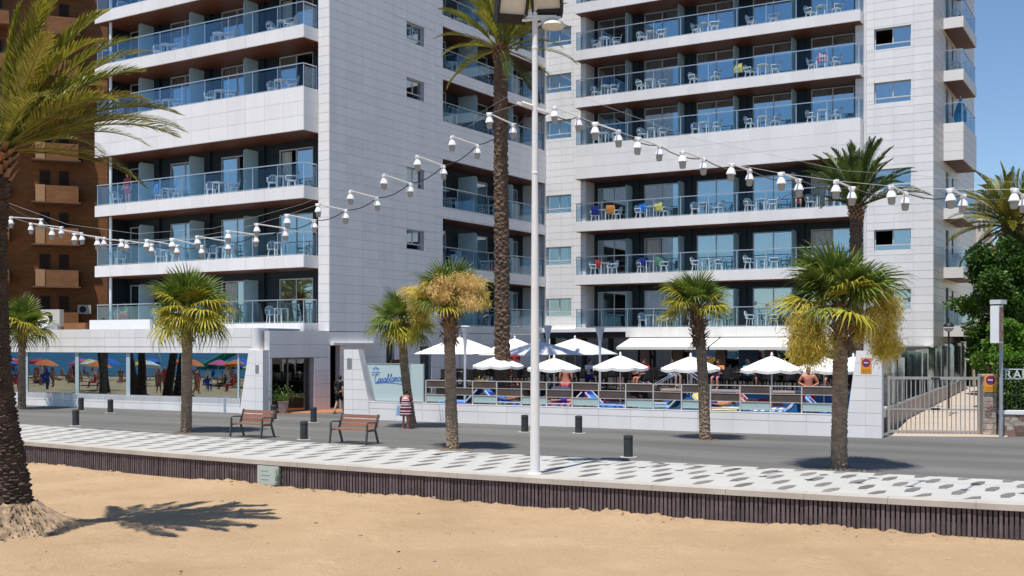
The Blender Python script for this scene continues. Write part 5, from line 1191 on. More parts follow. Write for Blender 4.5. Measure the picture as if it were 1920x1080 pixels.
def fan_palm(base, top, r0, r1, Rl, nl, label, seed, boots=.9, yellow=.4, skirt=.0, flowers=(), pitch=(82, -42), mid=None, maxcls=3, bootw=1.0):
    t = thing('fan_palm', label, 'palm tree', base, 0, 'fan palms'); rr = random.Random(seed); top = Vector(top) - Vector(base)
    pth = trunk_path([Vector((0, 0, -.02)), Vector((0, 0, -.02)).lerp(top, .5) + Vector(mid or (0, 0, 0)), top], 20)
    rd = [r0 * 1.12 if i == 0 else r0 + (r1 - r0) * i / 20 for i in range(21)]
    scale_trunk(pth, rd, 14, .075, .010, TRK_F, t, seed, .6)
    g = G(); z0 = top.z - boots
    for k in range(int(170 * boots)):
        f = rr.random(); a = k * 2.39996; o = Vector((cos(a), sin(a), 0)); tt = Vector((-sin(a), cos(a), 0)); b = pth[-1] * 1; b = Vector((top.x * (1 - (1 - f) * boots / top.z), top.y * (1 - (1 - f) * boots / top.z), z0 + boots * f)) + o * r1 * .9
        out = .17 * bootw * (.6 + .8 * f) * rr.uniform(.5, 1.35); up = .20 * rr.uniform(.4, 1.2) * (1 if f > .25 or rr.random() < .5 else -1); e = b + o * out + Vector((0, 0, up)); w_ = .035 * rr.uniform(.6, 1.2)
        g.hexa([b - tt * w_, b + tt * w_, b + tt * w_ + o * .025, b - tt * w_ + o * .025, e - tt * w_ * .45, e + tt * w_ * .45, e + tt * w_ * .45 + o * .012, e - tt * w_ * .45 + o * .012])
    obj('leaf_boots', g, BOOT, t)
    g = G(); g.lathe([(r0 * 1.05, .006), (r0 * 2.4, .012), (r0 * 2.6, .004)], 14); obj('tree_pit', g, mat('tree_pit_soil', (.16, .12, .085), .95, .4, 9, bump=.5), t)
    for k in range(nl):
        f = k / (nl - 1); pt = rad(pitch[0] + (pitch[1] - pitch[0]) * f ** .85 + rr.uniform(-15, 13)); az = k * 2.39996 + rr.uniform(-.5, .5)
        cls = min(maxcls, 0 if f < .25 else 1 if f < .5 else 2 if f < .8 else 3)
        m = FAN_Y if f > 1 - yellow * 1.25 and rr.random() < .68 else FAN_G
        if f > .93 and rr.random() < skirt: m = FAN_B
        s = rr.uniform(.72, 1.15)
        put('fan_leaf', ffm(Rl, cls, m), t, top + Vector((0, 0, .12 - .30 * f)) + Vector((cos(az), sin(az), 0)) * r1 * .4, (rr.uniform(-.3, .3), -pt, az), (s, s, s))
    for i, (c, rx, rz_, m, n) in enumerate(flowers): flower(t, Vector(c) - Vector(base), rx, rz_, m, n, seed * 13 + i)
    return t
def fp(px, py, tx, ty, wpx, Rl, nl, label, seed, **k):
    b = W(px, py); s = b.y / 2100; return fan_palm(b, WD(tx, ty, b.y), wpx * s / 2 * 1.05, wpx * s / 2 * .88, Rl, nl, label, seed, **k)
def at(px, py, Y): return tuple(WD(px, py, Y))
fp(41, 767, 41, 612, 14, .95, 44, 'fan palm before the shop window, beside the satellite dish', 31, boots=.9, yellow=.45, pitch=(84, -22))
fp(349, 811, 352, 582, 20, 1.0, 54, 'bushy fan palm standing before the long shop window', 32, boots=1.0, yellow=.42, pitch=(84, -24), flowers=[(at(310, 590, 38.0), .30, .32, FAN_Y, 500), (at(388, 585, 37.8), .34, .32, FAN_Y, 500), (at(350, 585, 37.4), .22, .24, FAN_Y, 300)])
fp(773, 801, 752, 605, 17, .82, 46, 'fan palm with orange blossom, behind the person in stripes', 33, boots=.55, yellow=.35, pitch=(84, -26), mid=(-.05, 0, 0), flowers=[(at(778, 556, 39.6), .58, .38, FLOW2, 4200), (at(795, 575, 39.5), .50, .44, FLOW, 3000), (at(740, 612, 39.8), .28, .30, FAN_Y, 700), (at(778, 622, 39.7), .30, .36, FAN_Y, 800)])
fp(849, 842, 842, 565, 22, .80, 46, 'fan palm with pale orange blossom, left of the tall date palm', 34, boots=1.15, yellow=.42, pitch=(84, -4), maxcls=2, bootw=1.5, mid=(-.02, 0, 0), flowers=[(at(886, 542, 31.3), .58, .40, FLOW2, 4800), (at(828, 540, 31.2), .34, .36, FLOW2, 2800), (at(906, 556, 31.4), .24, .28, FLOW, 1000), (at(793, 545, 31.5), .30, .28, FLOW, 1100)])
fp(1322, 825, 1307, 574, 20, .76, 40, 'fan palm leaning slightly, left of the large flowering one', 35, boots=1.25, yellow=.3, mid=(.05, 0, 0), pitch=(80, 4), maxcls=2, bootw=1.4)
fp(1573, 878, 1577, 572, 29, 1.02, 46, 'large flowering fan palm by the pylon, yellow clusters hanging', 36, boots=1.0, yellow=.2, skirt=.3, pitch=(86, 8), maxcls=2, bootw=1.7, flowers=[(at(1512, 618, 26.7), .58, .70, FLOW, 9000), (at(1514, 650, 26.6), .32, .30, FLOW, 1400), (at(1648, 606, 26.9), .50, .70, FLOW, 6500), (at(1610, 605, 27.6), .20, .40, FLOW, 700)])
# ---- bushy trees and hedge at the right
LEAF = leafmat('broad_leaf', (.028, .070, .010), (.075, .15, .020), .4, .3, 1.2); LEAF2 = leafmat('broad_leaf_bright', (.07, .16, .012), (.13, .25, .025), .35, .35, 1.5)
def leafcloud(g, blobs, n, size, rr):
    tot = sum(b[3] * b[4] * b[5] for b in blobs)
    for b in blobs:
        for k in range(int(n * b[3] * b[4] * b[5] / tot)):
            v = Vector((rr.gauss(0, 1), rr.gauss(0, 1), rr.gauss(0, 1))).normalized() * (rr.random() ** .33) * rr.uniform(.85, 1.1); p = Vector((b[0] + v.x * b[3], b[1] + v.y * b[4], b[2] + v.z * b[5]))
            d = (v + Vector((rr.uniform(-1, 1), rr.uniform(-1, 1), rr.uniform(-.9, .4)))).normalized() * size * rr.uniform(.6, 1.3); t = d.cross(Vector((rr.uniform(-1, 1), rr.uniform(-1, 1), rr.uniform(-1, 1)))).normalized() * size * .32
            g.add([p, p + d * .5 + t, p + d, p + d * .5 - t], [(0, 1, 2, 3)])
def tree(base, label, blobs, n, size, m, trunk, seed):
    t = thing('broadleaf_tree', label, 'tree', base, 0, 'trees beyond the gate'); rr = random.Random(seed); g = G(); sub = []
    for b in blobs:
        for k in range(15): v = Vector((rr.uniform(-1, 1), rr.uniform(-1, 1), rr.uniform(-1, 1))); sub.append((b[0] + v.x * b[3] * .75, b[1] + v.y * b[4] * .75, b[2] + v.z * b[5] * .75, b[3] * rr.uniform(.25, .5), b[4] * rr.uniform(.25, .5), b[5] * rr.uniform(.2, .42)))
    leafcloud(g, sub, n, size, rr); obj('crown', g, m, t)
    g = G(); g.tube([(0, 0, 0), (.1, 0, trunk * .5), (0, .1, trunk)], [.32, .25, .16], 10)
    for k in range(6): a = k * 1.05; g.tube([(0, .05, trunk * .8), (.5 * cos(a), .5 * sin(a), trunk * 1.15), (.9 * cos(a), .9 * sin(a), trunk * 1.4)], [.10, .06, .02], 6)
    obj('trunk', g, TRK_D2, t); return t
tree((22.0, 50.0, .6), 'dark ivy-like leafy tree right of the flank balconies', [(.3, 0, 5.2, 1.5, 1.4, 1.9), (.2, 0, 2.6, 1.6, 1.4, 1.6), (1.6, .5, 3.8, 1.5, 1.3, 1.8)], 34000, .19, LEAF, 3.0, 41)
tree((25.8, 57, .6), 'tall bright leafy tree behind the box sign', [(0, 0, 6.0, 2.4, 2, 2.4), (-1.2, 0, 3.6, 1.8, 1.6, 1.6), (1.6, 0, 3.4, 1.8, 1.6, 1.7)], 26000, .21, LEAF2, 3.0, 42)
tree((19.6, 45.0, .5), 'small bright shrub tree under the shaggy palm', [(0, 0, 2.3, .9, .9, .8), (.5, 0, 3.0, .7, .8, .6)], 9000, .16, LEAF2, 1.4, 43)
hd = thing('clipped_hedge', 'clipped green hedge behind the iron fence', 'hedge', (16.25, 37.6, .7), rad(-12)); g = G(); rr = random.Random(44)
for k in range(13000):
    x = rr.uniform(0, 6.0); y = rr.uniform(0, .9); z = rr.uniform(0, 1.95); f = rr.randrange(3)
    if f == 0: y = rr.uniform(-.08, .1)
    if f == 1: z = 1.85 + rr.uniform(-.1, .16)
    d = Vector((rr.uniform(-1, 1), rr.uniform(-1, .3), rr.uniform(-.6, 1))).normalized() * .10; t = d.cross(Vector((rr.uniform(-1, 1), rr.uniform(-1, 1), 1))).normalized() * .035; p = Vector((x, y, z)); g.add([p, p + d * .5 + t, p + d, p + d * .5 - t], [(0, 1, 2, 3)])
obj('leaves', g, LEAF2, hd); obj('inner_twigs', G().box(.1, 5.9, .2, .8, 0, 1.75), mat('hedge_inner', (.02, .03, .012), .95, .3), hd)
# pale houses on the far hillside
for i, (px, py, wv, h, Y, lb) in enumerate(((1846, 372, 30, 26, 170, 'pale apartment house far off beside the flank wall'), (1905, 380, 26, 20, 190, 'pale house far off behind the shaggy palm'))):
    p = WD(px, py, Y); s = Y / 2100; t = thing('distant_house', lb, 'house', (p.x, p.y, 0), rad(-15), 'houses on the far hillside'); w2 = wv * s / 2
    obj('wall', G().box(-w2, w2, 0, 8, 0, p.z), mat('far_house_wall', (.5, .46, .40), .8, .1), t); obj('roof', G().box(-w2 * 1.05, w2 * 1.05, -.3, 8.3, p.z, p.z + .4), mat('far_roof', (.40, .30, .22), .8, .1), t)
    for r_ in range(6):
        for c_ in range(3): ub('window', t, -w2 * .75 + c_ * w2 * .55, -w2 * .75 + c_ * w2 * .55 + w2 * .3, -.05, .0, p.z - 1.9 - r_ * 3, p.z - .7 - r_ * 3, DARKGLASS)
# indoor-looking potted plants by the door and on the terrace
def potplant(loc, h, label, m, pm, s=1.0):
    t = thing('potted_plant', label, 'plant', loc, 0, 'potted plants'); rr = random.Random(int(h * 100)); obj('pot', G().lathe([(.16 * s, 0), (.24 * s, .5 * s), (.26 * s, .52 * s), (.22 * s, .52 * s)], 14), pm, t); g = G()
    for k in range(260): a = rr.uniform(0, 6.28); e = rr.uniform(.2, 1.3); d = Vector((cos(a) * cos(e), sin(a) * cos(e), sin(e))) * h * rr.uniform(.5, 1); b = Vector((0, 0, .5 * s)) + d * rr.uniform(0, .75); q = d.normalized() * .16; tt = Vector((-sin(a), cos(a), 0)) * .025; g.add([b, b + q * .5 + tt, b + q - Vector((0, 0, .03)), b + q * .5 - tt], [(0, 1, 2, 3)])
    obj('foliage', g, m, t)
potplant(LBM @ Vector((.30, -3.35, 0)), 1.35, 'leafy potted plant at the left jamb of the hotel door', LEAF2, mat('pale_pot', (.45, .36, .30), .8, .1))
potplant((WD(905, 720, 46.5).x, 46.5, TZ), .8, 'yellow-green potted plant left of the tall palm trunk', FAN_Y, mat('clay_pot', (.33, .20, .12), .8, .1), 1.2)
# ================================================================== BALCONY FURNITURE
cm = {}
def build_chair():
    g = G(); g.prism([(-.23, -.22), (.23, -.22), (.25, .0), (.22, .22), (-.22, .22), (-.25, 0)], lambda a, b, t: (a, b, t), .41, .44); cm['seat'] = g.mesh('chair_seat', PLASTIC)
    g = G(); arch = [(-.23, .44)] + [(-.25 * cos(a), .66 + .22 * sin(a)) for a in [pi / 8 * k for k in range(9)]] + [(.23, .44)]; inn = [(x * .78, .44 + (z - .44) * .86) for x, z in arch]
    for i in range(len(arch) - 1):
        for f, b in ((arch, inn),):
            yb = lambda z: .21 + (z - .44) * .25
            a0, a1, b0, b1 = f[i], f[i + 1], b[i], b[i + 1]
            g.hexa([(a0[0], yb(a0[1]), a0[1]), (a1[0], yb(a1[1]), a1[1]), (b1[0], yb(b1[1]), b1[1]), (b0[0], yb(b0[1]), b0[1]), (a0[0], yb(a0[1]) + .02, a0[1]), (a1[0], yb(a1[1]) + .02, a1[1]), (b1[0], yb(b1[1]) + .02, b1[1]), (b0[0], yb(b0[1]) + .02, b0[1])])
    for x in (-.11, -.037, .037, .11): g.hexa([(x - .022, .21, .44), (x + .022, .21, .44), (x + .022, .225, .44), (x - .022, .225, .44), (x - .022, .30, .83), (x + .022, .30, .83), (x + .022, .315, .83), (x - .022, .315, .83)])
    cm['back'] = g.mesh('chair_back', PLASTIC)
    g = G(); g.tube([(0, -.24, .42), (0, -.25, .58), (0, -.21, .63), (0, .1, .64), (0, .25, .63)], .022, 5); cm['arm'] = g.mesh('chair_arm', PLASTIC)
    g = G(); g.bar((0, 0, 0), (0, 0, .42), .035, .05); cm['leg'] = g.mesh('chair_leg', PLASTIC)
build_chair()
def chair(loc, rz, label):
    t = thing('plastic_chair', label, 'chair', loc, rz, 'white plastic chairs on the balconies')
    put('seat', cm['seat'], t); put('backrest', cm['back'], t)
    for s in (-1, 1): put('armrest', cm['arm'], t, (.25 * s, 0, 0))
    for a in (-1, 1):
        for b in (-1, 1): put('leg', cm['leg'], t, (.22 * a, .19 * b, 0), (.12 * b, -.10 * a, 0))
tm_ = {}
g = G(); g.prism([(.36 * cos(2 * pi * k / 16), .36 * sin(2 * pi * k / 16)) for k in range(16)], lambda a, b, t: (a, b, t), .69, .72); tm_['top'] = g.mesh('balcony_table_top', PLASTIC)
g = G(); g.bar((0, 0, 0), (0, 0, .69), .04, .05); tm_['leg'] = g.mesh('balcony_table_leg', PLASTIC)
def btable(loc, rz, label):
    t = thing('plastic_table', label, 'table', loc, rz, 'white plastic tables on the balconies'); put('top', tm_['top'], t)
    for a in (-1, 1):
        for b in (-1, 1): put('leg', tm_['leg'], t, (.22 * a, .22 * b, 0))
def bay_set(M_, rzb, mp, u, d, fz, blk, bay, fl, which=(1, 1, 1)):
    def P(du, dd): return M_ @ Vector(mp(u + du, d + dd, fz + .003))
    nm = f'{ORD[bay]} bay from left, {FNAME[fl]} floor, {blk}'
    if which[0]: chair(P(-.62 + R.uniform(-.1, .1), R.uniform(-.15, .15)), rzb + rad(60) + R.uniform(-.5, .5), f'white plastic chair left of its table, {nm}')
    if which[1]: btable(P(R.uniform(-.08, .08), R.uniform(-.1, .1)), rzb, f'round white plastic table, {nm}')
    if which[2]: chair(P(.66 + R.uniform(-.1, .1), R.uniform(-.15, .15)), rzb + rad(-60) + R.uniform(-.5, .5), f'white plastic chair right of its table, {nm}')
rzA, rzC = rad(-32), rad(-30)
for fl, fz in enumerate(FL[:6]):
    for bay, u in enumerate((-14.0, -10.9, -7.0, -2.9)):
        w3 = (1, 0, 0) if bay == 0 else (1, 1, 1) if R.random() < .75 else (1, 1, 0)
        bay_set(LBM, rzA, mpA, u, .02, fz, 'left block', bay, fl, w3)
    for bay, u in enumerate((10.8, 14.6)):
        if R.random() < .85: bay_set(LBM, rzA + rad(90), mpB, u, -.75, fz, 'left block side', bay, fl, (1, 0, 1) if R.random() < .5 else (1, 1, 0))
for fl, fz in enumerate(FL):
    for bay, u in enumerate((1.6, 4.6, 7.9, 11.2, 14.5)):
        if fl == 6 and bay > 2: continue
        if fl == 0 and bay == 0: continue
        bay_set(RBM, rzC, mpA, u, -.75, fz, 'right block', bay, fl, (1, 1, 1) if R.random() < .8 else (1, 0, 1))
for fl, fz in enumerate(FL[:6]):
    if fl in (1, 4, 5): chair(RBM @ Vector((20.75, 5.2, fz + .003)), rzC + rad(40), f'white plastic chair on the flank balcony, {FNAME[fl]} floor')
# towels hung over chairs
def hung(M_, mp, u, d, fz, m, label, m2=None):
    g = G(); vs = []; n = 8
    for i in range(n + 1):
        x = -.26 + .52 * i / n
        for k, (y, z) in enumerate(((-.02, .45), (-.05, .70), (-.03, .90), (.0, .925), (.03, .90), (.06, .66), (.05, .42))): vs.append((x, y + .015 * sin(i * 1.7 + k), z + .01 * sin(i * 2.1)))
    g.add(vs, [(i * 7 + k, (i + 1) * 7 + k, (i + 1) * 7 + k + 1, i * 7 + k + 1) for i in range(n) for k in range(6)])
    o = obj('hung_towel', g, m)
    if m2:
        o.data.materials.append(m2)
        for p in o.data.polygons: p.material_index = (p.index // 6) % 2
    o.location = M_ @ Vector(mp(u, d, fz + .003)); o.rotation_euler = (0, 0, rzC + R.uniform(-.4, .4)); tag(o, label, 'towel', 'towels drying on balcony chairs')
hung(RBM, mpA, 1.1, -.55, FL[2], TN, 'navy towel hung on a chair, third floor at the left end, right block'); hung(RBM, mpA, 2.1, -.5, FL[2], TO, 'orange towel on a chair, third floor of the right block'); hung(RBM, mpA, 4.1, -.6, FL[2], TB, 'blue towel on a chair, third floor second bay of the right block'); hung(RBM, mpA, 5.1, -.6, FL[2], TY, 'yellow towel on a chair, third floor second bay of the right block')
hung(RBM, mpA, 14.6, -.5, FL[4], TP, 'pink and white striped towel on a chair at the block right end', TW); hung(RBM, mpA, 9.9, -.5, FL[4], TY, 'small yellow towel by a chair, fifth floor of the right block')
hung(RBM, mpA, 1.3, -.6, FL[1], TR, 'red towel on a chair, second floor left end of the right block'); hung(RBM, mpA, 4.2, -.6, FL[1], TN, 'dark blue towel on a chair, second floor of the right block'); hung(RBM, mpA, 5.2, -.6, FL[1], TG, 'green towel on a chair, second floor of the right block')
hung(LBM, mpA, -11.2, .45, FL[2], TB, 'bright blue towel on a chair, third floor of the left block')
p = RBM @ Vector((20.85, 5.0, FL[3])); t = thing('folded_parasol', 'closed blue parasol on the flank balcony of the right block', 'parasol', p); obj('canvas', G().lathe([(.02, .1), (.30, .2), (.34, .7), (.1, 1.35), (.03, 1.5)], 10), mat('blue_canvas', (.02, .22, .42), .8, .15), t); obj('pole', G().lathe([(.02, 0), (.02, 1.6)], 6), PLASTIC, t)

# ================================================================== PEOPLE
SKIN = mat('skin', (.50, .27, .17), .55, .08, 6); SKIN_R = mat('sunburnt_skin', (.50, .19, .12), .55, .1, 6); SKIN_D = mat('tanned_skin', (.27, .13, .075), .55, .1, 6); HAIR = mat('dark_hair', (.015, .011, .009), .6, .3, 20); HAIRB = mat('brown_hair', (.06, .03, .018), .6, .3, 20)
def skinmesh(name, chains, m, sub=2):
    """chains: list of [(pos, radius), ...]; equal positions are shared joints"""
    key = {}; vs = []; rs = []; es = []
    for ch in chains:
        prev = None
        for p, r in ch:
            k = tuple(round(c, 4) for c in p)
            if k not in key: key[k] = len(vs); vs.append(p); rs.append(r)
            if prev is not None and prev != key[k]: es.append((prev, key[k]))
            prev = key[k]
    me = bpy.data.meshes.new(name); me.from_pydata(vs, es, []); me.skin_vertices or None
    o = bpy.data.objects.new(name, me); COL.objects.link(o)
    sm = o.modifiers.new('skin', 'SKIN'); 
    if not me.skin_vertices:
        bm = bmesh.new(); bm.from_mesh(me); bm.verts.layers.skin.verify(); bm.to_mesh(me); bm.free()
    for i, r in enumerate(rs):
        sv_ = me.skin_vertices[0].data[i]; rr_ = r if hasattr(r, '__len__') else (r, r); sv_.radius = rr_; sv_.use_root = (i == 0)
    ss_ = o.modifiers.new('sub', 'SUBSURF'); ss_.levels = sub; ss_.render_levels = sub
    dg = bpy.context.evaluated_depsgraph_get(); me2 = bpy.data.meshes.new_from_object(o.evaluated_get(dg)); bpy.data.objects.remove(o)
    me2.materials.clear(); me2.materials.append(m)
    for p in me2.polygons: p.use_smooth = True
    return me2
def V(*a): return Vector(a)
def person(loc, rz, label, H=1.7, pose='stand', skin=SKIN, hair=HAIR, top=None, bottom=None, dress=None, shoes=None, build=1.0, arms=None, group=None, longhair=False, sub=2):
    """faces local -y"""
    t = thing('person', label, 'person', loc, rz, group); s = H / 1.7; b = build
    if pose == 'stand':
        pel, chest, neck, head = V(0, 0, .92), V(0, 0, 1.24), V(0, 0, 1.44), V(0, -.02, 1.58)
        hips = [V(-.095, 0, .88), V(.095, 0, .88)]; knees = [V(-.10, -.01, .48), V(.11, -.03, .48)]; ank = [V(-.10, .02, .08), V(.12, .0, .08)]; toes = [V(-.11, -.15, .035), V(.14, -.16, .035)]
        sh = [V(-.19, 0, 1.38), V(.19, 0, 1.38)]; el = [V(-.25, .02, 1.12), V(.25, .02, 1.12)]; wr = [V(-.27, -.08, .88), V(.27, -.08, .88)]
    elif pose == 'walk':
        pel, chest, neck, head = V(0, 0, .92), V(0, -.02, 1.24), V(0, -.02, 1.44), V(0, -.05, 1.58)
        hips = [V(-.095, 0, .88), V(.095, 0, .88)]; knees = [V(-.10, -.12, .50), V(.10, .04, .48)]; ank = [V(-.10, -.16, .09), V(.10, .22, .12)]; toes = [V(-.10, -.33, .04), V(.11, .10, .035)]
        sh = [V(-.19, 0, 1.38), V(.19, 0, 1.38)]; el = [V(-.25, .08, 1.13), V(.25, -.02, 1.12)]; wr = [V(-.26, .06, .88), V(.27, -.16, .90)]
    elif pose == 'sit':
        pel, chest, neck, head = V(0, .10, .50), V(0, .16, .82), V(0, .15, 1.02), V(0, .11, 1.16)
        hips = [V(-.09, .08, .50), V(.09, .08, .50)]; knees = [V(-.12, -.36, .52), V(.12, -.36, .52)]; ank = [V(-.12, -.38, .08), V(.13, -.40, .08)]; toes = [V(-.12, -.55, .035), V(.14, -.56, .035)]
        sh = [V(-.19, .15, .96), V(.19, .15, .96)]; el = [V(-.26, .05, .72), V(.26, .05, .72)]; wr = [V(-.22, -.18, .68), V(.22, -.18, .68)]
    else:   # lie on the back, head +x
        pel, chest, neck, head = V(0, 0, .13), V(.32, 0, .16), V(.52, 0, .17), V(.66, 0, .20)
        hips = [V(-.04, -.09, .12), V(-.04, .09, .12)]; knees = [V(-.44, -.11, .20), V(-.44, .11, .10)]; ank = [V(-.82, -.10, .07), V(-.84, .11, .07)]; toes = [V(-.86, -.12, .22), V(-.88, .13, .22)]
        sh = [V(.46, -.18, .15), V(.46, .18, .15)]; el = [V(.22, -.26, .10), V(.22, .27, .10)]; wr = [V(-.02, -.24, .12), V(-.02, .25, .12)]
    if arms:
        el, wr = [V(*a) for a in arms[0]], [V(*a) for a in arms[1]]
    S = lambda p: tuple(c * s for c in p)
    spine = [(S(pel), (.125 * s * b, .105 * s * b)), (S(pel.lerp(chest, .45)), (.115 * s * b, .092 * s * b)), (S(chest), (.135 * s * b, .10 * s * b)), (S(chest.lerp(neck, .62)), (.10 * s * b, .08 * s * b)), (S(neck), .050 * s), (S(neck.lerp(head, .45)), .052 * s)]
    ch = [spine]
    for i in (0, 1):
        ch.append([(S(pel), (.125 * s * b, .105 * s * b)), (S(hips[i]), .092 * s * b), (S(hips[i].lerp(knees[i], .45)), .076 * s * b), (S(knees[i]), .056 * s), (S(knees[i].lerp(ank[i], .35)), .055 * s), (S(ank[i]), .036 * s), (S(ank[i].lerp(toes[i], .6)), .034 * s), (S(toes[i]), .024 * s)])
        hd = (wr[i] - el[i]).normalized(); palm = wr[i] + hd * .07
        ch.append([(S(chest.lerp(neck, .62)), (.10 * s * b, .08 * s * b)), (S(sh[i]), .062 * s * b), (S(sh[i].lerp(el[i], .5)), .047 * s * b), (S(el[i]), .038 * s), (S(el[i].lerp(wr[i], .4)), .037 * s), (S(wr[i]), .025 * s), (S(palm), (.034 * s, .020 * s))])
    body = put('body', skinmesh('body', ch, skin, sub), t)
    ax = (head - neck).normalized()
    for i in (0, 1):
        hd = (wr[i] - el[i]).normalized(); palm = wr[i] + hd * .09; sd = hd.cross(V(0, 1, 0)); sd = sd.normalized() if sd.length > .2 else V(1, 0, 0); fw = V(0, -1, 0) if abs(hd.y) < .8 else V(0, 0, 1)
        g = G(); curl = sd.cross(hd) * (1 if i else -1)
        for k, ln in enumerate((.070, .080, .076, .060)):
            o = fw * (.027 - .018 * k); p0 = palm + o; p1 = p0 + hd * ln * .5 + curl * .006; p2 = p1 + hd * ln * .4 + curl * .022; g.tube([S(p0 - hd * .03), S(p0), S(p1), S(p2)], [.009 * s, .009 * s, .008 * s, .006 * s], 6)
        p0 = wr[i] + hd * .035 + fw * .028; g.tube([S(p0), S(p0 + fw * .030 + hd * .03), S(p0 + fw * .036 + hd * .062)], [.011 * s, .010 * s, .007 * s], 6)
        obj('fingers', g, skin, body, True)
    # head: skull, jaw, nose, ears, eyes; hair as child
    g = G(); vs = []
    hx_ = Matrix.Translation(Vector(S(head)))
    if pose == 'lie': hx_ = hx_ @ Matrix.Rotation(rad(90), 4, 'Z') @ Matrix.Rotation(rad(-90), 4, 'X')
    def hp(x, y, z): return hx_ @ Vector((x * s, y * s, z * s))
    n, m_ = 16, 12
    for i in range(m_ + 1):
        a = pi * i / m_
        for k in range(n):
            q = 2 * pi * k / n; x, y, z = .074 * sin(a) * cos(q), .094 * sin(a) * sin(q), .118 * cos(a)
            if z < -.02: x *= 1 - .28 * (-z - .02) / .1; y = y * (1 - .12 * (-z) / .1) - .012 * (-z) / .1
            if y < 0 and abs(x) < .02 and -.035 < z < .02: y -= .016
            vs.append(hp(x, y, z))
    g.add(vs, [(i * n + k, (i + 1) * n + k, (i + 1) * n + (k + 1) % n, i * n + (k + 1) % n) for i in range(m_) for k in range(n)])
    for sx in (-1, 1): g.add([hp(sx * .074, .0, .025), hp(sx * .088, .015, .02), hp(sx * .086, .012, -.02), hp(sx * .074, .0, -.028)], [(0, 1, 2, 3)])
    hd_ = obj('head', g, skin, t, True)
    g = G()
    for sx in (-1, 1): c = hp(sx * .030, -.086, .008); g.sphere(c, .0085 * s, 8, 6)
    g.add([hp(-.024, -.092, -.055), hp(.024, -.092, -.055), hp(.018, -.094, -.064), hp(-.018, -.094, -.064)], [(0, 1, 2, 3)])
    obj('face_features', g, mat('dark_features', (.09, .03, .025), .5, .1), hd_)
    g = G(); vs = []; m2 = 8
    for i in range(m2 + 1):
        a = pi * .62 * i / m2
        for k in range(n):
            q = 2 * pi * k / n; fr = max(0, -sin(q)); aa = a * (1 - .42 * fr); vs.append(hp(.082 * sin(aa) * cos(q), .103 * sin(aa) * sin(q) + .004, .127 * cos(aa) - (.10 * max(0, sin(q)) * (i / m2) if longhair else 0)))
    g.add(vs, [(i * n + k, (i + 1) * n + k, (i + 1) * n + (k + 1) % n, i * n + (k + 1) % n) for i in range(m2) for k in range(n)]); obj('hair', g, hair, hd_, True)
    if top:
        e = .018; c2 = [[(S(pel + (chest - pel) * -.05), ((.13 + e) * s * b, (.11 + e) * s * b)), (S(pel.lerp(chest, .45)), ((.12 + e) * s * b, (.098 + e) * s * b)), (S(chest), ((.138 + e) * s * b, (.105 + e) * s * b)), (S(chest.lerp(neck, .62)), ((.10 + e) * s * b, (.08 + e) * s * b)), (S(chest.lerp(neck, .85)), .07 * s)]]
        for i in (0, 1): c2.append([(S(chest.lerp(neck, .62)), ((.10 + e) * s * b, (.08 + e) * s * b)), (S(sh[i]), (.066 + e) * s * b), (S(sh[i].lerp(el[i], .7)), (.052 + e) * s * b)])
        put('shirt', skinmesh('shirt', c2, top), t)
    if bottom:
        e = .02; c2 = []
        for i in (0, 1): c2.append([(S(pel + (chest - pel) * .1), ((.125 + e) * s * b, (.108 + e) * s * b)), (S(hips[i]), (.098 + e) * s * b), (S(hips[i].lerp(knees[i], .45)), (.084 + e) * s * b), (S(hips[i].lerp(knees[i], .82)), (.078 + e) * s * b)])
        put('shorts', skinmesh('shorts', c2, bottom), t)
    if dress:
        rows = 22; n = 22; vs = []; g = G()
        for i in range(rows + 1):
            f = i / rows; z = 1.42 - .86 * f; rx = .10 + .12 * min(1, f * 6) - .03 * sin(pi * min(1, f * 1.6)) + .05 * f; ry = .07 + .075 * min(1, f * 5) + .045 * f
            for k in range(n): a = 2 * pi * k / n; q = 1 + .05 * sin(5 * a + i * .4) * f; vs.append((rx * q * cos(a) * s, ry * q * sin(a) * s, z * s))
        g.add(vs, [(i * n + k, (i + 1) * n + k, (i + 1) * n + (k + 1) % n, i * n + (k + 1) % n) for i in range(rows) for k in range(n)])
        o = obj('dress', g, dress[0], t, True); o.data.materials.append(dress[1])
        for p in o.data.polygons: p.material_index = 1 if (p.index // n) in dress[2] else 0
        for i in (0, 1): put('sleeve', skinmesh('sleeve', [[(S(chest.lerp(neck, .6)), .08 * s), (S(sh[i]), .080 * s), (S(sh[i].lerp(el[i], .75)), .070 * s)]], dress[0]), t)
    if shoes:
        for i in (0, 1): g = G(); c = (ank[i] + toes[i]) / 2; g.box((c.x - .05) * s, (c.x + .05) * s, (toes[i].y - .04) * s, (ank[i].y + .08) * s, .0, .022 * s); obj('flip_flop', g, shoes, t)
    return t
MAR = tc('maroon', (.13, .018, .035)); STR = tc('stripe_white', (.70, .60, .62)); BLK = tc('black_cloth', (.010, .010, .012)); FLIP = mat('pink_rubber', (.65, .14, .25), .6, .1); REDS = tc('red_swim', (.55, .015, .02)); PNKS = tc('pink_swim', (.60, .12, .16))
P1 = W(761, 804); person(P1, rad(165), 'person in a maroon and white striped dress with pink flip-flops', 1.40, 'stand', SKIN_R, HAIR, dress=(MAR, STR, (1, 2, 4, 7, 9, 12, 16, 19)), shoes=FLIP, build=1.12, arms=(((-.28, -.02, 1.14), (.26, -.02, 1.12)), ((-.22, -.22, 1.10), (.22, -.2, 1.0))))
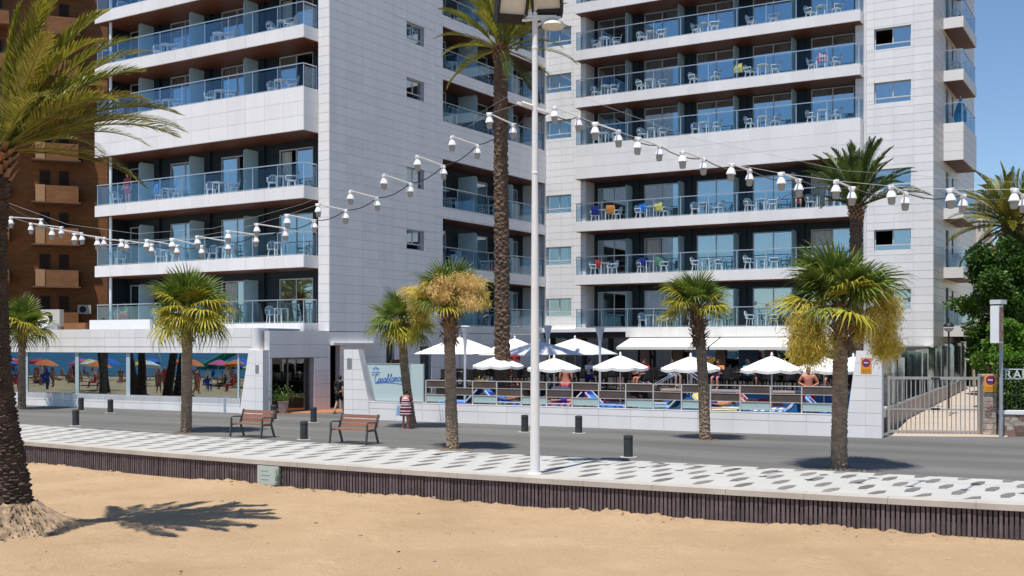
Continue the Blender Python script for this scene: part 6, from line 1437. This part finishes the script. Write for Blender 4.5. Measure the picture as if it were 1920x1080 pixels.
o = thing('shopping_bag', 'pale blue bag held by the person in the striped dress', 'bag', P1 + V(-.22, .12, .46), rad(165)); g = G(); g.hexa([(-.13, -.05, 0), (.13, -.05, 0), (.13, .05, 0), (-.13, .05, 0), (-.10, -.02, .36), (.10, -.02, .36), (.10, .02, .36), (-.10, .02, .36)]); obj('bag_body', g, mat('pale_blue_bag', (.22, .36, .56), .6, .2, 8), o); g = G(); g.tube([(-.06, 0, .36), (-.04, 0, .47), (.04, 0, .47), (.06, 0, .36)], .008, 5); obj('bag_handle', g, MATS['pale_blue_bag'], o)
person(W(636, 775.5, .006), rad(150), 'person in black shirt and shorts walking into the hotel', 1.66, 'walk', SKIN, HAIR, top=BLK, bottom=BLK, shoes=BLK)
q = WM @ V(18.0, 2.1, TZ); person(q, wang + rad(15), 'shirtless sunburnt person in red shorts standing behind the fence', 1.70, 'stand', SKIN_R, HAIRB, bottom=REDS, build=1.28, arms=(((-.34, .0, 1.16), (.34, .0, 1.14)), ((-.12, -.20, 1.05), (.14, -.20, 1.04))))
q = WM @ V(8.15, 3.6, TZ); person(q, wang + rad(190), 'shirtless person in pink shorts seen from behind on the terrace', 1.74, 'stand', SKIN_R, HAIR, bottom=PNKS, build=1.2)
q = V(WD(990, 720, 50).x - .6, 50.8, UZ); person(q, rad(20), 'person in a red top standing behind the tall palm', 1.7, 'stand', SKIN_R, HAIR, top=TR, bottom=TR)
q = V(WD(1165, 720, 46).x, 46.3, UZ); person(q, rad(-20), 'waiter in white shirt on the dark restaurant terrace', 1.6, 'stand', SKIN_D, HAIR, top=TW, bottom=BLK)
for i, (x, y, sk, bt, lb) in enumerate(((9.1, 1.1, SKIN, TN, 'person sunbathing on the pink and navy towel'), (15.1, 1.1, SKIN_R, TN, 'person sunbathing on the yellow towel'), (10.9, 3.0, SKIN_R, TR, 'person lying on the navy and red towel'), (16.2, 2.8, SKIN_R, TR, 'person lying on the red towel'), (6.8, 1.15, SKIN_D, TB, 'tanned person lying on the navy and blue towel'))):
    person(WM @ V(x - .05, y, TZ + .295), wang + (pi if i in (0, 3) else 0), lb, 1.62, 'lie', sk, HAIR, bottom=bt, group='people sunbathing on loungers')
for i, (px, Y, rz_, tp_, bt_, sk_) in enumerate(((1110, 47.9, 40, TW, TN, SKIN), (1205, 46.3, -60, TR, BLK, SKIN_R), (1262, 49.8, 30, TN, TW, SKIN), (1345, 46.8, -30, TO, TN, SKIN_R), (1406, 46.4, 50, TC, BLK, SKIN_D), (1010, 49.3, 10, TG, TN, SKIN), (1560, 44.4, -40, TR, TW, SKIN_R))):
    person(((px - 960) / 2100 * Y, Y, UZ), rad(rz_), 'diner in ' + ('white top near the grey square parasol', 'red top right of the trumpet lamp', 'navy top behind the pool ladder', 'orange top right of the pool ladder', 'cyan top behind the yellow towel', 'green top right of the tall palm', 'red top beside the thick fan palm')[i] + ', seated', 1.68, 'sit', sk_, HAIR, top=tp_, bottom=bt_, group='diners on the restaurant terrace', sub=1)
person(RBM @ V(13.2, .75, FL[2] - .0), rzC + rad(15), 'person sitting on a third floor balcony of the right block', 1.7, 'sit', SKIN, HAIRB, bottom=TR)
person(LBM @ V(-13.75, -.45, FL[0]), rzA + rad(-20), 'person sitting on the lowest balcony of the left block', 1.65, 'sit', SKIN_R, HAIR, top=TG, bottom=TR)
person(LBM @ V(-13.5, -.4, FL[2]), rzA + rad(10), 'person in a red patterned top standing on a left block balcony', 1.68, 'stand', SKIN, HAIR, top=TR, bottom=TR)

# ================================================================== BEACH BEYOND THE FRAME (mirrored in the shop windows)
UM = {n: mat('beach_umbrella_' + n, c, .8, .15, 3) for n, c in {'blue': (.02, .12, .50), 'red': (.60, .03, .05), 'orange': (.75, .18, .03), 'yellow': (.75, .50, .04), 'green': (.05, .40, .18), 'white': (.65, .66, .68), 'pink': (.65, .10, .25)}.items()}
um = {}
for n, m in UM.items():
    g = G(); vs = [(0, 0, 2.25)]; k_ = 16
    for f in (.4, .75, 1): vs += [(1.1 * f * cos(2 * pi * k / k_), 1.1 * f * sin(2 * pi * k / k_), 2.25 - .5 * f ** 1.4) for k in range(k_)]
    fs = [(0, 1 + k, 1 + (k + 1) % k_) for k in range(k_)]
    for j in range(2): fs += [(1 + j * k_ + k, 1 + (j + 1) * k_ + k, 1 + (j + 1) * k_ + (k + 1) % k_, 1 + j * k_ + (k + 1) % k_) for k in range(k_)]
    g.add(vs, fs); um[n] = g.mesh('beach_canopy', m)
g = G(); g.tube([(0, 0, 0), (0, 0, 2.27)], .022, 6); um_p = g.mesh('beach_pole', PLASTIC)
names = list(UM); BR = random.Random(77); grid = {}
for i in range(64):
    dd = BR.uniform(21, 41); al = BR.uniform(26, 110); p = V(-1, 26, -.64) + pn * dd - pd * al
    if dd > 35: n = 'blue'
    else: n = BR.choice(['red', 'orange', 'yellow', 'green', 'white', 'blue', 'orange', 'yellow', 'white', 'pink'])
    t = thing('beach_umbrella', f'{n} beach umbrella mirrored in the shop window', 'umbrella', p, 0, 'beach umbrellas mirrored in the shop window'); t['group'] = f'{n} beach umbrellas mirrored in the shop window'
    put('canopy', um[n], t, (0, 0, 0), (BR.uniform(-.15, .15), BR.uniform(-.15, .15), 0)); put('pole', um_p, t)
# people sitting there, as a crowd
g = G()
def crowdmat():
    m = bpy.data.materials.new('crowd_mixed'); b, nt = _bsdf(m); ge = nt.nodes.new('ShaderNodeNewGeometry'); rp = nt.nodes.new('ShaderNodeValToRGB'); rp.color_ramp.interpolation = 'CONSTANT'
    for i, c in enumerate(((.40, .17, .10), (.50, .25, .16), (.04, .07, .28), (.55, .05, .06), (.6, .58, .55), (.05, .04, .04), (.36, .15, .09))):
        e = rp.color_ramp.elements[i] if i < 2 else rp.color_ramp.elements.new(0); e.color = c + (1,)
    for i, e in enumerate(rp.color_ramp.elements): e.position = i / 7
    nt.links.new(ge.outputs['Random Per Island'], rp.inputs[0]); nt.links.new(rp.outputs[0], b.inputs['Base Color']); b.inputs['Roughness'].default_value = .8; return m
tmpl = []
for ps_ in ('sit', 'stand', 'walk', 'lie'):
    tp = person((0, 0, 0), 0, 'template', 1.65, ps_, sub=0); gm = ([], [])
    for c in list(tp.children_recursive):
        if c.name.startswith(('body', 'head', 'hair')):
            n0 = len(gm[0]); gm[0].extend(v.co.copy() for v in c.data.vertices); gm[1].extend(tuple(i + n0 for i in p.vertices) for p in c.data.polygons)
    for c in list(tp.children_recursive): bpy.data.objects.remove(c)
    bpy.data.objects.remove(tp); tmpl.append(gm)
for i in range(230):
    dd = 12 + 30 * BR.random() ** .75; al = BR.uniform(18, 104); p = V(-1, 26, -.64) + pn * dd - pd * al; gm = BR.choice((tmpl[0], tmpl[0], tmpl[1], tmpl[2], tmpl[3])); mm_ = Matrix.Translation(p) @ Matrix.Rotation(BR.uniform(0, 6.28), 4, 'Z')
    g.add([mm_ @ v for v in gm[0]], gm[1])
o = stuff(obj('beach_crowd', g, crowdmat())); tag(o, 'crowd of bathers on the beach mirrored in the shop window', 'crowd')
# inflatable slide on the water and palms along the sand
t = thing('inflatable_slide', 'yellow and green inflatable slide on the sea, mirrored in the shop window', 'slide', V(-1, 26, -.6) + pn * 78 - pd * 84, rad(-30))
for nm, a, b, m in (('yellow_ramp', (-6, 0, 0), (0, 0, 4.2), UM['yellow']), ('yellow_ramp', (6, 0, 0), (0, 0, 4.2), UM['yellow']), ('green_ramp', (-13, 2, 0), (-6, 2, 3.0), UM['green']), ('green_tube', (-15, -2, .6), (16, -2, .6), UM['green'])):
    g = G(); g.tube([a, b], .6, 10); obj(nm, g, m, t)
for i, (dx, dy) in enumerate(((-31.5, 45.6), (-35.2, 45.2), (-40.0, 45.5), (-45.2, 44.5), (-52, 44.8), (-58, 43.4))):
    t = thing('date_palm', f'date palm mirrored in the shop window, {ORD[i]} from the shop', 'palm tree', (dx, dy, -.64), i * 1.1, 'date palms')
    for c in D1.children:
        if c.name.startswith(('trunk', 'leaf_boots')) or (c.name.startswith('frond') and R.random() < .6):
            q_ = c.copy(); COL.objects.link(q_); q_.parent = t
